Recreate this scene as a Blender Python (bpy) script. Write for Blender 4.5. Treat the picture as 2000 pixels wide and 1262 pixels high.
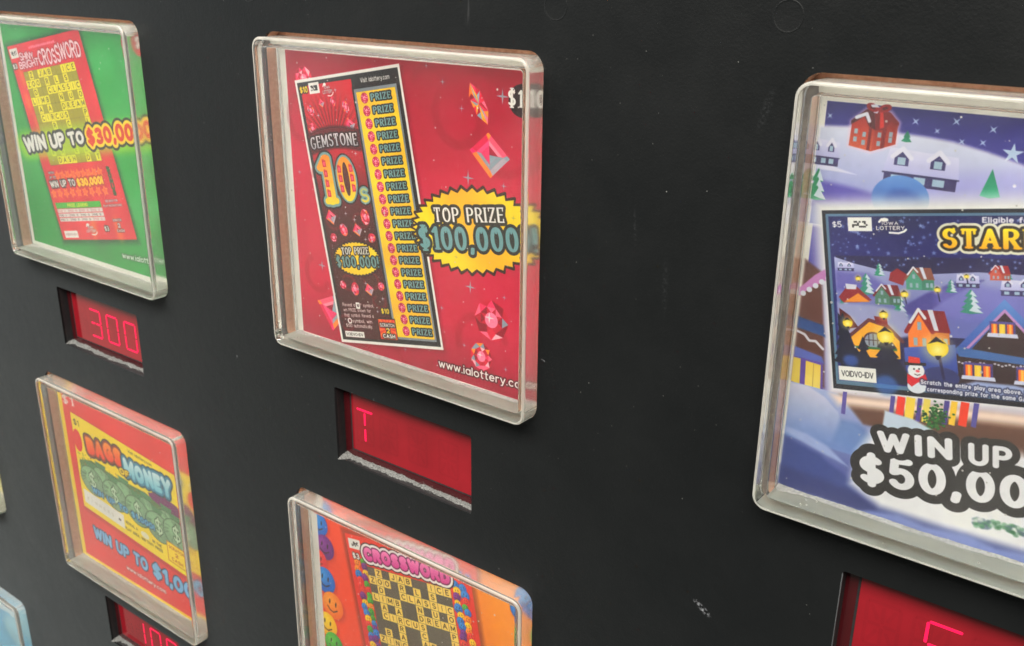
import bpy, bmesh, math, random
import numpy as np
from mathutils import Matrix, Vector

# ------------------------------------------------------------------ clear
for o in list(bpy.data.objects):
    bpy.data.objects.remove(o)
sc = bpy.context.scene
COL = sc.collection
MM = 0.001

# ------------------------------------------------------------------ camera
cam_d = bpy.data.cameras.new('camera')
cam_d.sensor_width = 36.0
cam_d.lens = 36.0 * 1926.288 / 2000.0
cam_d.clip_start = 0.002
cam_d.clip_end = 50.0
cam = bpy.data.objects.new('camera', cam_d)
COL.objects.link(cam)
cam.matrix_world = Matrix(((0.79857582, -0.21588591, 0.56184511, 0.23948),
                           (0.60180514, 0.27032919, -0.75150030, -0.197435),
                           (0.01035519, 0.93825125, 0.34579960, 0.021644),
                           (0, 0, 0, 1)))
cam_d.dof.use_dof = True
cam_d.dof.focus_distance = 0.245
cam_d.dof.aperture_fstop = 45.0
sc.camera = cam

# ------------------------------------------------------------------ world: the dim shop the panel faces
world = bpy.data.worlds.new('World')
sc.world = world
world.use_nodes = True
wn, wl = world.node_tree.nodes, world.node_tree.links
wbg = wn['Background']
wtc = wn.new('ShaderNodeTexCoord')
wsep = wn.new('ShaderNodeSeparateXYZ')
wl.new(wtc.outputs['Generated'], wsep.inputs[0])
def wramp(src, stops):
    mp = wn.new('ShaderNodeMapRange')
    mp.inputs[1].default_value, mp.inputs[2].default_value = -1.0, 1.0
    wl.new(src, mp.inputs[0])
    r = wn.new('ShaderNodeValToRGB')
    el = r.color_ramp.elements
    el[0].position, el[0].color = stops[0][0], (*stops[0][1], 1)
    el[1].position, el[1].color = stops[-1][0], (*stops[-1][1], 1)
    for p_, c_ in stops[1:-1]:
        q_ = el.new(p_)
        q_.color = (*c_, 1)
    wl.new(mp.outputs[0], r.inputs[0])
    return r.outputs[0]
# bright left side added for the panel's sheen; floor warm and dim, ceiling pale
side = wramp(wsep.outputs['X'], [(0.0, (.75, .75, .75)), (0.07, (.62, .62, .62)), (0.21, (.34, .34, .34)), (0.4, (.24, .24, .24)), (1.0, (.26, .26, .26))])
tall = wramp(wsep.outputs['Z'], [(0.0, (.46, .44, .36)), (0.36, (.80, .77, .66)), (0.50, (.74, .88, .98)), (1.0, (1.0, .98, .94))])
wmx = wn.new('ShaderNodeMix')
wmx.data_type, wmx.blend_type = 'RGBA', 'MULTIPLY'
wmx.inputs[0].default_value = 1.0
wl.new(side, wmx.inputs[6]); wl.new(tall, wmx.inputs[7])
# soft bright and dim patches made up to vary the reflections
wno = wn.new('ShaderNodeTexNoise')
wno.inputs['Scale'].default_value, wno.inputs['Detail'].default_value = 3.2, 2.0
wl.new(wtc.outputs['Generated'], wno.inputs['Vector'])
wrg = wn.new('ShaderNodeMapRange')
wrg.inputs[1].default_value, wrg.inputs[2].default_value = .38, .66
wrg.inputs[3].default_value, wrg.inputs[4].default_value = .55, 1.9
wl.new(wno.outputs[0], wrg.inputs[0])
wm2 = wn.new('ShaderNodeMix')
wm2.data_type, wm2.blend_type = 'RGBA', 'MULTIPLY'
wm2.inputs[0].default_value = 1.0
wl.new(wmx.outputs[2], wm2.inputs[6]); wl.new(wrg.outputs[0], wm2.inputs[7])
wl.new(wm2.outputs[2], wbg.inputs[0])
wbg.inputs[1].default_value = 0.75

# ------------------------------------------------------------------ ceiling fluorescents and an added fill (large, soft)
def area(name, loc, target, sx, sy, power, col):
    d = bpy.data.lights.new(name, 'AREA')
    d.shape = 'RECTANGLE'
    d.size, d.size_y, d.energy, d.color = sx, sy, power, col
    o = bpy.data.objects.new(name, d)
    COL.objects.link(o)
    o.location = loc
    o.rotation_euler = (Vector(target) - Vector(loc)).to_track_quat('-Z', 'Y').to_euler()
    return o
area('ceiling_and_fill_light', (0.25, -0.95, 1.05), (0, 0, -0.05), 1.5, 0.7, 84.0, (1.0, 0.96, 0.88))
area('ceiling_and_fill_light', (-0.9, -0.9, 1.0), (0, 0, -0.05), 0.8, 0.6, 17.0, (1.0, 0.97, 0.92))  # unseen fill light added from the left

sc.view_settings.view_transform = 'Standard'
sc.view_settings.look = 'None'
sc.view_settings.gamma = 1.0
sc.view_settings.use_curve_mapping = False
sc.view_settings.exposure = 0.0
sc.render.engine = 'CYCLES'
sc.cycles.use_denoising = True
sc.cycles.max_bounces = 16
sc.cycles.transmission_bounces = 14
sc.cycles.transparent_max_bounces = 12
sc.cycles.diffuse_bounces = 5
sc.cycles.glossy_bounces = 6
sc.cycles.caustics_reflective = True
sc.cycles.caustics_refractive = True
sc.cycles.blur_glossy = 0.6
sc.cycles.sample_clamp_indirect = 6.0

# panel coordinates: X right, Y up, Z out of the panel, in millimetres
def P(x, y, z):
    return Vector((x * MM, -z * MM, y * MM))

# ================================================================== printing press
# A small vector rasteriser: it draws the printed cards in millimetres on the card.
FONT = {}
def _g(ch, w, s):
    strokes = []
    for pl in s.split(';'):
        pts = []
        for t in pl.split():
            v = [float(q) for q in t.lstrip('@').split(',')]
            if t[0] == '@':
                n = max(4, int(abs(v[5] - v[4]) / 15))
                for i in range(n + 1):
                    a = math.radians(v[4] + (v[5] - v[4]) * i / n)
                    pts.append((v[0] + v[2] * math.cos(a), v[1] + v[3] * math.sin(a)))
            else:
                pts.append((v[0], v[1]))
        strokes.append(np.array(pts))
    FONT[ch] = (w, strokes)
for row in '''A|.7|0,0 .35,1 .7,0;.12,.33 .58,.33
B|.58|.3,.52 0,.52 0,1 .3,1 @.3,.76,.24,.24,90,-90;0,.52 0,0 .3,0 @.3,.26,.28,.26,-90,90
C|.66|@.37,.5,.37,.5,48,312
D|.66|.26,0 0,0 0,1 .26,1 @.26,.5,.4,.5,90,-90
E|.52|.52,1 0,1 0,0 .52,0;0,.52 .4,.52
F|.5|.5,1 0,1 0,0;0,.52 .4,.52
G|.7|@.37,.5,.37,.5,50,320 .68,.44 .44,.44
H|.62|0,0 0,1;.62,0 .62,1;0,.52 .62,.52
I|.02|0,0 0,1
J|.44|.44,1 .44,.24 @.22,.24,.22,.24,0,-170
K|.6|0,0 0,1;.58,1 0,.4;.2,.58 .6,0
L|.48|0,1 0,0 .48,0
M|.78|0,0 0,1 .39,.2 .78,1 .78,0
N|.62|0,0 0,1 .62,0 .62,1
O|.72|@.36,.5,.36,.5,90,450
P|.56|0,0 0,1 .28,1 @.28,.74,.28,.26,90,-90 0,.48
Q|.72|@.36,.5,.36,.5,90,450;.45,.2 .75,-.05
R|.6|0,0 0,1 .28,1 @.28,.75,.27,.25,90,-90 0,.5;.28,.5 .6,0
S|.55|@.28,.75,.25,.25,35,270 @.28,.25,.27,.25,90,-150
T|.6|0,1 .6,1;.3,1 .3,0
U|.62|0,1 0,.3 @.31,.3,.31,.3,180,360 .62,1
V|.68|0,1 .34,0 .68,1
W|.95|0,1 .24,0 .475,.9 .71,0 .95,1
X|.62|0,1 .62,0;.62,1 0,0
Y|.64|0,1 .32,.45 .64,1;.32,.45 .32,0
Z|.58|0,1 .58,1 0,0 .58,0
0|.54|@.27,.5,.27,.5,90,450
1|.2|0,.8 .2,1 .2,0
2|.52|@.26,.73,.26,.27,165,-35 0,0 .52,0
3|.52|@.25,.76,.24,.24,140,-90;@.25,.26,.27,.26,90,-145
4|.56|.42,0 .42,1 0,.3 .56,.3
5|.52|.48,1 .07,1 .03,.55 @.25,.31,.27,.31,125,-150
$|.55|@.28,.72,.24,.22,35,270 @.28,.28,.26,.22,90,-150;.28,-.08 .28,1.08
!|.02|0,1 0,.34;0,.03 0,0
,|.05|.05,.04 0,-.18
.|.02|0,0 0,.02
-|.3|0,.45 .3,.45
"|.2|0,1 0,.75;.18,1 .18,.75
a|.48|@.24,.34,.24,.34,0,360;.48,.68 .48,0
b|.48|0,1 0,0;@.24,.34,.24,.34,180,540
c|.45|@.24,.34,.24,.34,50,310
d|.48|.48,1 .48,0;@.24,.34,.24,.34,0,360
e|.48|0,.36 .48,.36 @.24,.34,.24,.34,0,310
f|.32|0,.66 .3,.66;.12,0 .12,.82 @.28,.82,.16,.18,180,80
g|.48|@.24,.34,.24,.34,0,360;.48,.68 .48,-.08 @.24,-.08,.24,.2,0,-140
h|.46|0,0 0,1;0,.4 @.23,.44,.23,.24,180,0 .46,0
i|.02|0,0 0,.68;0,.95 0,.98
j|.2|.2,.68 .2,-.1 @.1,-.1,.1,.16,0,-150
k|.44|0,0 0,1;.42,.68 0,.26;.16,.4 .44,0
l|.02|0,0 0,1
m|.74|0,0 0,.68;0,.44 @.185,.46,.185,.22,180,0 .37,0;.37,.44 @.555,.46,.185,.22,180,0 .74,0
n|.46|0,0 0,.68;0,.4 @.23,.44,.23,.24,180,0 .46,0
o|.5|@.25,.34,.25,.34,0,360
p|.48|0,.68 0,-.28;@.24,.34,.24,.34,180,540
q|.48|.48,.68 .48,-.28;@.24,.34,.24,.34,0,360
z|.44|0,.68 .44,.68 0,0 .44,0
r|.3|0,0 0,.68;0,.4 @.22,.44,.22,.24,180,70
s|.4|@.2,.51,.18,.17,35,270 @.2,.17,.2,.17,90,-150
t|.3|.12,.95 .12,.15 @.26,.15,.14,.15,180,270;0,.68 .3,.68
u|.46|0,.68 0,.24 @.23,.24,.23,.24,180,360;.46,.68 .46,0
v|.46|0,.68 .23,0 .46,.68
w|.68|0,.68 .17,0 .34,.64 .51,0 .68,.68
x|.46|0,.68 .46,0;.46,.68 0,0
y|.46|0,.68 .23,.02;.46,.68 .16,-.26 .04,-.28
|.3|9,9 9,9'''.split('\n'):
    c_, w_, s_ = row.split('|')
    _g(c_ if c_ else ' ', float(w_), s_)
FONT[' '] = (.3, [])

STY = {                      # half stroke width x, y ; serif half length, half thickness ; gap
    'thin':  (.078, .072, 0, 0, .22),
    'sans':  (.075, .075, 0, 0, .22),
    'bold':  (.12, .11, 0, 0, .32),
    'fat':   (.17, .15, 0, 0, .42),
    'serif': (.115, .045, .16, .035, .40),
    'slab':  (.14, .065, .17, .05, .46),
    'flare': (.14, .10, .08, .05, .44),
    'wide':  (.14, .10, 0, 0, .40),
}

class Canvas:
    def __init__(self, w, h, ppm, bg=(240, 238, 230)):
        self.w, self.h, self.k = w, h, ppm
        self.nx, self.ny = int(w * ppm), int(h * ppm)
        self.a = np.empty((self.ny, self.nx, 3), np.float32)
        self.a[:] = np.array(bg, np.float32) / 255
        self.F()
    def F(self, o=(0, 0), ex=(1, 0), ey=(0, 1)):
        """set the local frame (an affine map of local mm to card mm)"""
        self.o = np.array(o, float)
        self.L = np.array([ex, ey], float).T
        self.Li = np.linalg.inv(self.L)
        self.s = math.sqrt(abs(np.linalg.det(self.L)))
    def R(self, o, deg):
        c, s = math.cos(math.radians(deg)), math.sin(math.radians(deg))
        self.F(o, (c, s), (-s, c))
    def grid(self, lx0, ly0, lx1, ly1, pad):
        q = np.array([(lx0 - pad, ly0 - pad), (lx1 + pad, ly0 - pad), (lx1 + pad, ly1 + pad), (lx0 - pad, ly1 + pad)]) @ self.L.T + self.o
        x0, y0 = np.floor(q.min(0) * self.k).astype(int)
        x1, y1 = np.ceil(q.max(0) * self.k).astype(int)
        x0, y0, x1, y1 = max(x0, 0), max(y0, 0), min(x1, self.nx), min(y1, self.ny)
        if x1 <= x0 or y1 <= y0:
            return None
        X, Y = np.meshgrid((np.arange(x0, x1) + .5) / self.k - self.o[0], (np.arange(y0, y1) + .5) / self.k - self.o[1])
        return (slice(y0, y1), slice(x0, x1)), self.Li[0, 0] * X + self.Li[0, 1] * Y, self.Li[1, 0] * X + self.Li[1, 1] * Y
    def put(self, g, d, col, a=1.0, soft=0.0):
        """paint where the distance d (local mm) is below 0"""
        sl, X, Y = g
        aw = max(.55 / self.k / self.s, soft)
        al = np.clip(.5 - d / (2 * aw), 0, 1)
        if soft:
            al = al * al * (3 - 2 * al)
        al = (al * a)[..., None].astype(np.float32)
        if callable(col):
            c = np.asarray(col(X, Y), np.float32) / 255
        else:
            c = np.array(col, np.float32) / 255
        self.a[sl] = self.a[sl] * (1 - al) + c * al
    def poly(self, pts, col, a=1.0, soft=0.0, grow=0.0):
        p = np.array(pts, float)
        g = self.grid(*p.min(0), *p.max(0), .3 + soft * 1.2 + max(grow, 0))
        if g is None:
            return
        _, X, Y = g
        d2 = np.full(X.shape, 1e9)
        ins = np.zeros(X.shape, bool)
        for i in range(len(p)):
            x0, y0 = p[i - 1]
            x1, y1 = p[i]
            dx, dy = x1 - x0, y1 - y0
            t = np.clip(((X - x0) * dx + (Y - y0) * dy) / (dx * dx + dy * dy + 1e-12), 0, 1)
            d2 = np.minimum(d2, (X - x0 - t * dx) ** 2 + (Y - y0 - t * dy) ** 2)
            if y0 != y1:
                c = ((y0 > Y) != (y1 > Y)) & (X < dx * (Y - y0) / dy + x0)
                ins ^= c
        d = np.sqrt(d2)
        self.put(g, np.where(ins, -d, d) - grow, col, a, soft)
    def rect(self, x0, y0, x1, y1, col, **k):
        self.poly([(x0, y0), (x1, y0), (x1, y1), (x0, y1)], col, **k)
    def ell(self, cx, cy, rx, ry, col, a=1.0, soft=0.0, rot=0.0):
        r = max(rx, ry)
        g = self.grid(cx - r, cy - r, cx + r, cy + r, .3 + soft * 1.2)
        if g is None:
            return
        c, s = math.cos(math.radians(rot)), math.sin(math.radians(rot))
        X, Y = g[1] - cx, g[2] - cy
        u, v = (X * c + Y * s) / rx, (-X * s + Y * c) / ry
        n = np.sqrt(u * u + v * v) + 1e-9
        gr = np.sqrt((u / rx) ** 2 + (v / ry) ** 2) / n + 1e-9
        self.put(g, (n - 1) / gr, col, a, soft)
    def line(self, pts, hw, col, a=1.0, soft=0.0):
        p = np.array(pts, float)
        g = self.grid(*p.min(0), *p.max(0), hw + .3 + soft)
        if g is None:
            return
        d2 = np.full(g[1].shape, 1e9)
        for i in range(1, len(p)):
            (x0, y0), (x1, y1) = p[i - 1], p[i]
            dx, dy = x1 - x0, y1 - y0
            t = np.clip(((g[1] - x0) * dx + (g[2] - y0) * dy) / (dx * dx + dy * dy + 1e-12), 0, 1)
            d2 = np.minimum(d2, (g[1] - x0 - t * dx) ** 2 + (g[2] - y0 - t * dy) ** 2)
        self.put(g, np.sqrt(d2) - hw, col, a, soft)
    def star(self, x, y, r, col, n=4, inner=.2, rot=0.0, a=1.0):
        pts = []
        for i in range(2 * n):
            rr = r if i % 2 == 0 else r * inner
            t = math.pi * i / n - math.pi / 2 + math.radians(rot)
            pts.append((x + rr * math.cos(t), y + rr * math.sin(t)))
        self.poly(pts, col, a=a)
    def burst(self, cx, cy, rx, ry, n, depth, col, rot=0.0, grow=0.0):
        c, s = math.cos(math.radians(rot)), math.sin(math.radians(rot))
        pts = []
        for i in range(2 * n):
            k = 1.0 if i % 2 else 1 - depth
            t = math.pi * i / n
            x, y = rx * k * math.cos(t), ry * k * math.sin(t)
            pts.append((cx + x * c - y * s, cy + x * s + y * c))
        self.poly(pts, col, grow=grow)
    def text(self, s, p0, p1, h, layers, style='sans', jitter=0.0, bulge=0.0, hs=None, seed=1):
        """one line of lettering, its baseline from p0 to p1, cap height h; layers = (grow, colour, alpha, soft)"""
        wx, wy, sl_, st, gap = STY[style]
        gl = [FONT[c] for c in s]
        tot = sum(g[0] for g in gl) + gap * (len(gl) - 1) + 2 * wx
        p0, p1 = np.array(p0, float), np.array(p1, float)
        d = p1 - p0
        Lh = np.hypot(*d)
        ux = d / Lh
        uy = np.array([ux[1], -ux[0]])
        kx = Lh / tot                       # horizontal scale of the skeleton
        kk = min(kx, h * 1.25)              # stroke width follows the narrower of the two
        hx, hy = wx * min(kk, h * 1.1), wy * h
        rng = random.Random(seed)
        segs = []
        x = wx
        for c, (gw, st_) in zip(s, gl):
            ang = rng.uniform(-1, 1) * jitter * 14
            sc_ = 1 + rng.uniform(-1, 1) * jitter * .22
            dy = rng.uniform(-1, 1) * jitter * .12 * h
            ca, sa = math.cos(math.radians(ang)), math.sin(math.radians(ang))
            xc = (x + gw / 2) * kx
            up = bulge * (1 - (2 * xc / Lh - 1) ** 2)
            hh = h * (hs(xc / Lh) if hs else 1)
            def tr(q):
                q = np.asarray(q, float)
                a_ = (q[:, 0] - gw / 2) * kx * sc_
                b_ = (hy + q[:, 1] * (hh - 2 * hy)) * sc_
                b_ = b_ - hh / 2
                return np.stack([xc + a_ * ca - b_ * sa, hh / 2 + a_ * sa + b_ * ca + dy + up], 1)
            out = []
            for pl in st_:
                out.append((tr(pl), 0))
                if sl_ and c not in ',.!':
                    for e0, e1 in ((pl[0], pl[1]), (pl[-1], pl[-2])):
                        t = e1 - e0
                        if e0[1] < .01 or e0[1] > .99:
                            if abs(t[1]) > abs(t[0]) * 1.0 and len(pl) < 9:
                                out.append((tr([(e0[0] - sl_, e0[1]), (e0[0] + sl_, e0[1])]), 1))
                            elif abs(t[0]) > abs(t[1]):
                                q = .2 if e0[1] < .5 else -.2
                                out.append((tr([e0, (e0[0], e0[1] + q)]), 2))
                    if len(pl) >= 9 and c in 'CGS$235' and c != '2':
                        e0 = pl[0]
                        out.append((tr([(e0[0], e0[1] - .06), (e0[0] + .03, e0[1] + .14)]), 2))
            segs.append(out)
            x += gw + gap
        ux_, uy_ = ux, uy
        mg = max([l[0] + (l[3] if len(l) > 3 else 0) for l in layers]) + max(hx, hy) + .2
        for lay in layers:
            gr, col = lay[0], lay[1]
            al = lay[2] if len(lay) > 2 else 1.0
            sf = lay[3] if len(lay) > 3 else 0.0
            allp = np.concatenate([p for o in segs for p, _ in o])
            W = p0 + allp[:, :1] * ux_ + allp[:, 1:] * uy_
            g = self.grid(*W.min(0), *W.max(0), mg)
            if g is None:
                return
            X, Y = g[1] - p0[0], g[2] - p0[1]
            U, V = X * ux_[0] + Y * ux_[1], X * uy_[0] + Y * uy_[1]
            D = np.full(U.shape, 1e3)
            for out in segs:
                if not out:
                    continue
                q = np.concatenate([p for p, _ in out])
                lo, hi = q.min(0) - mg, q.max(0) + mg
                m = (U > lo[0]) & (U < hi[0]) & (V > lo[1]) & (V < hi[1])
                if not m.any():
                    continue
                u, v = U[m], V[m]
                dm = D[m]
                for p, kind in out:
                    rx, ry = (hx, hy) if kind == 0 else ((st * h, st * h) if kind == 1 else (max(hy, st * h),) * 2)
                    rx, ry = max(rx + gr, .01), max(ry + gr, .01)
                    k = rx / ry
                    for i in range(1, len(p)):
                        (x0, y0), (x1, y1) = p[i - 1], p[i]
                        dx, dy = x1 - x0, (y1 - y0) * k
                        yy = (v - y0) * k
                        t = np.clip(((u - x0) * dx + yy * dy) / (dx * dx + dy * dy + 1e-12), 0, 1)
                        dd = np.sqrt((u - x0 - t * dx) ** 2 + (yy - t * dy) ** 2) - rx
                        dm = np.minimum(dm, dd / max(1, k * .6))
                D[m] = dm
            if callable(col):
                cf = col
                self.put(g, D, (lambda X_, Y_, f=cf, V_=V, U_=U: f(U_ / Lh, V_ / h)), al, sf)
            else:
                self.put(g, D, col, al, sf)
    def noise(self, amp, cell, seed):
        """uneven ink and paper"""
        r = np.random.default_rng(seed)
        ny, nx = int(self.h / cell) + 3, int(self.w / cell) + 3
        n = r.standard_normal((ny, nx))
        yy, xx = np.arange(self.ny) / self.k / cell, np.arange(self.nx) / self.k / cell
        iy, ix = yy.astype(int), xx.astype(int)
        fy, fx = (yy - iy)[:, None], (xx - ix)[None, :]
        fy, fx = fy * fy * (3 - 2 * fy), fx * fx * (3 - 2 * fx)
        v = (n[iy][:, ix] * (1 - fx) + n[iy][:, ix + 1] * fx) * (1 - fy) + (n[iy + 1][:, ix] * (1 - fx) + n[iy + 1][:, ix + 1] * fx) * fy
        self.a += (amp * v)[..., None].astype(np.float32)
    def image(self, name):
        im = bpy.data.images.new(name, self.nx, self.ny, alpha=False)
        out = np.ones((self.ny, self.nx, 4), np.float32)
        a = np.clip(self.a, 0, 1)
        a = a ** 1.16                                    # ink density and saturation of the print
        lum = (a * np.array([.3, .59, .11], np.float32)).sum(-1, keepdims=True)
        a = np.clip(lum + (a - lum) * 1.05, 0, 1)
        out[..., :3] = a[::-1]
        im.pixels.foreach_set(out.ravel())
        im.update()
        im.pack()
        return im

def lerp(c0, c1):
    c0, c1 = np.array(c0, float), np.array(c1, float)
    return lambda t: c0 + (c1 - c0) * np.clip(t, 0, 1)[..., None]
def vgrad(c_bottom, c_top):                       # for lettering: V runs 0..1 up the letter
    f = lerp(c_bottom, c_top)
    return lambda U, V: f(V)
def ygrad(y0, y1, c0, c1):
    f = lerp(c0, c1)
    return lambda X, Y: f((Y - y0) / (y1 - y0))
def xgrad(x0, x1, c0, c1):
    f = lerp(c0, c1)
    return lambda X, Y: f((X - x0) / (x1 - x0))
def rgrad(cx, cy, r, c0, c1):
    f = lerp(c0, c1)
    return lambda X, Y: f(np.hypot(X - cx, Y - cy) / r)

WHITE, BLACK = (250, 249, 244), (28, 25, 26)

def datablock(c, x0, y0, x1, y1, seed):
    """white box with a patch of scratch-off specks"""
    c.rect(x0, y0, x1, y1, WHITE)
    r = random.Random(seed)
    w, h = x1 - x0, y1 - y0
    n = 9
    for i in range(n):
        for j in range(4):
            if r.random() < .55:
                a, b = x0 + w * (.18 + .64 * i / n), y0 + h * (.27 + .46 * j / 4)
                c.rect(a, b, a + w * .64 / n, b + h * .115, (45, 42, 42))

def state_logo(c, x0, y0, x1, y1, l1='IOWA', l2='LOTTERY'):
    w, h = x1 - x0, y1 - y0
    dk = [(.05, (40, 20, 30), .6), (-.02, WHITE)]
    c.ell(x0 + .3 * w, y0 + .14 * h, .13 * w, .13 * h, WHITE)
    c.line([(x0 + .2 * w, y0 + .1 * h), (x0 + .12 * w, y0 + .26 * h)], .04 * w, WHITE)
    c.text(l1, (x0 + .2 * w, y0 + .46 * h), (x0 + .76 * w, y0 + .46 * h), .22 * h, dk, 'bold')
    c.text(l2, (x0, y0 + .78 * h), (x0 + .96 * w, y0 + .78 * h), .27 * h, dk, 'bold')
    c.line([(x0 + .45 * w, y0 + .93 * h), (x0 + .75 * w, y0 + .97 * h), (x0 + .93 * w, y0 + .86 * h), (x0 + w, y0 + .74 * h)], .035 * w, WHITE)

GEMC = [(255, 120, 150), (226, 30, 70), (250, 200, 210), (150, 15, 45), (255, 160, 60), (150, 180, 190), (240, 60, 110), (200, 20, 60)]
def gem_round(c, x, y, rx, ry, seed, rot=0.0, n=9):
    r = random.Random(seed)
    cr, sr = math.cos(math.radians(rot)), math.sin(math.radians(rot))
    def q(k, t):
        a, b = rx * k * math.cos(t), ry * k * math.sin(t)
        return (x + a * cr - b * sr, y + a * sr + b * cr)
    st = 2 * math.pi / n
    c.ell(x, y, rx, ry, (205, 30, 65), rot=rot)
    for i in range(n):
        t = st * i
        c.poly([q(1, t), q(1, t + st), q(.68, t + st / 2)], r.choice(GEMC), a=.95)
        c.poly([q(.68, t - st / 2), q(.68, t + st / 2), q(1, t)], r.choice(GEMC), a=.95)
        c.poly([q(.68, t - st / 2), q(.68, t + st / 2), q(.36, t)], r.choice(GEMC[:4] + GEMC[6:]), a=.95)
    c.ell(x, y, rx * .38, ry * .38, (250, 140, 170), rot=rot)
    c.star(x - .12 * rx, y - .1 * ry, .3 * rx, (235, 225, 230))
def gem_square(c, q, seed):
    r = random.Random(seed)
    q = np.array(q, float)
    m = q.mean(0)
    mid = m + (q - m) * .66
    inn = m + (q - m) * .42
    c.poly(q, (215, 35, 70))
    sh = [((245, 100, 130), (250, 150, 170)), ((200, 190, 200), (160, 178, 188)), ((250, 150, 70), (175, 180, 190)), ((225, 40, 90), (245, 90, 140))]
    for i in range(4):
        j = (i + 1) % 4
        c.poly([q[i], q[j], mid[j], mid[i]], sh[i][0])
        c.poly([mid[i], mid[j], inn[j], inn[i]], sh[i][1])
    c.poly(inn, (235, 70, 120))
    c.poly([inn[1], inn[2], m], (165, 185, 195))
    c.poly([inn[0], inn[1], m], (170, 20, 60))
    for i in range(4):
        c.poly([q[i] * .88 + q[i - 1] * .12, q[i], q[i] * .88 + q[(i + 1) % 4] * .12, mid[i]], [(250, 150, 60), (170, 185, 195), (250, 140, 60), (240, 40, 120)][i])

STARC = (168, 178, 186)

# ------------------------------------------------------------------ card: red gemstone ticket
def card_gemstone():
    c = Canvas(98, 94, 11)
    sh = 1.0, 1.0
    c.F((-1, -1))
    X0, Y0, X1, Y1 = 5.0, 4.0, 95.6, 92.6
    def bg(X, Y):
        base = lerp((160, 22, 50), (204, 38, 76))((Y - 4) / 30)  # red darkened towards the top, the cover's shade put into the print
        return base * (1 - .22 * np.clip((Y - 76) / 18, 0, 1))[..., None]
    c.rect(X0, Y0, X1, Y1, bg)
    for cx, cy, r, a0, a1, w in ((72, 17, 9, 150, 380, 1.3), (88, 22, 10, 200, 330, 1.2), (60, 11, 7, 20, 150, 1.0), (78, 80, 10, 20, 190, 1.2),
                                 (91, 86, 9, 160, 300, 1.3), (14, 72, 6, 120, 330, 1.0), (12, 24, 8, 100, 300, 1.0), (55, 86, 9, 190, 340, 1.0)):
        pts = [(cx + r * (1 - .3 * i / 20) * math.cos(math.radians(a0 + (a1 - a0) * i / 20)), cy - r * (1 - .3 * i / 20) * math.sin(math.radians(a0 + (a1 - a0) * i / 20))) for i in range(21)]
        c.line(pts, w, (140, 16, 38), a=.26, soft=.6)
    for x, y, r in ((66.1, 8.6, 1.1), (72.5, 14.9, 1.1), (85.9, 10.7, 2.2), (74.6, 32.9, 2.2), (86.5, 33.5, 1.1), (75.2, 63.3, 2.1), (87, 63.9, 1.0),
                    (64.7, 71.7, 1.0), (72.9, 81.1, .95), (87.7, 84.7, 1.0), (15.7, 68.4, 1.9), (50, 88, 1.0), (60.5, 4.9, .8), (8, 40, 1)):
        c.star(x, y, r, STARC, inner=.17)
    # marquise gem
    mq = [(75.3, 8.1), (78.6, 9.8), (81.4, 14.8), (81.2, 18.2), (77.6, 16.2), (75.4, 12.5)]
    c.poly(mq, (214, 36, 66))
    r = random.Random(4)
    ctr = np.mean(mq, 0)
    for i in range(6):
        a, b = np.array(mq[i - 1]), np.array(mq[i])
        mdl = (a + b) / 2
        inn = ctr + (mdl - ctr) * .5
        c.poly([a, mdl, inn], r.choice(GEMC + [(250, 170, 50)]))
        c.poly([mdl, b, inn], r.choice(GEMC + [(165, 182, 192)]))
        c.poly([inn, b, ctr], r.choice([(165, 182, 192), (180, 20, 50), (240, 60, 110)]))
        c.poly([a, inn, ctr], r.choice([(250, 190, 60), (190, 20, 55), (230, 50, 90)]))
    c.poly([(75.3, 8.1), (75.9, 10.6), (74.9, 12.0)], (240, 130, 50))
    c.poly([(79.5, 16.6), (81.2, 18.4), (80.6, 17)], (250, 150, 50))
    gem_square(c, [(81.4, 20.2), (88.4, 26.3), (82.1, 32.0), (75.2, 25.4)], 3)
    gem_round(c, 82.6, 71.4, 5.9, 5.9, 8, n=8)
    gem_round(c, 79.1, 83.0, 3.9, 4.2, 15, n=9)
    gem_square(c, [(12.6, 80.6), (20.6, 77.2), (24.5, 83.5), (19.0, 89.4)], 6)
    gem_round(c, 12.4, 11.8, 3.6, 3.6, 5)
    # round price badge
    c.ell(92.4, 11.3, 4.6, 4.2, (52, 20, 28))
    c.text('$10', (87.5, 13.0), (95.3, 13.0), 4.4, [(0, WHITE)], 'serif')
    # ---- the ticket, tilted
    def tick():
        c.R((7.37, 11.63), -10.28)
    tick()
    TW, TH = 43.05, 80.9
    c.rect(.8, .9, TW + .7, TH + .8, (90, 10, 25), a=.4, soft=1.2)
    c.rect(0, 0, TW, TH, WHITE)
    c.rect(.85, .9, TW - .8, TH - .9, (44, 40, 42))
    def inner(X, Y):
        t = np.clip((Y - 20) / 22, 0, 1)
        base = lerp((205, 26, 50), (84, 22, 30))(t)
        ray = .5 + .5 * np.cos(np.arctan2(X - 12.2, 20.5 - Y) * 46)
        k = (1 - .38 * ray * np.clip((17 - np.hypot(X - 12.2, Y - 20)) / 9, 0, 1) * (Y < 19))
        return base * k[..., None]
    c.rect(2.0, 2.0, 23.7, TH - 1.7, inner)
    for i, (cx, cy, rr) in enumerate(((18, 42, 3), (6, 42, 3), (20, 30, 4), (4, 28, 3.4), (8, 62, 3), (18, 61, 3), (20, 67, 2.6), (4, 74, 3), (20, 20, 3))):
        c.line([(cx + rr * math.cos(.3 * k + i), cy + rr * (1 - .03 * k) * math.sin(.3 * k + i)) for k in range(16)], .5, (170, 24, 46), a=.35, soft=.3)
    c.text('$10', (1.5, 4.0), (5.0, 4.0), 1.9, [(.3, BLACK), (0, (250, 220, 40))], 'bold')
    datablock(c, 5.6, 1.4, 10.1, 4.6, 1)
    state_logo(c, 11.2, 1.9, 15.6, 6.0)
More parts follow.
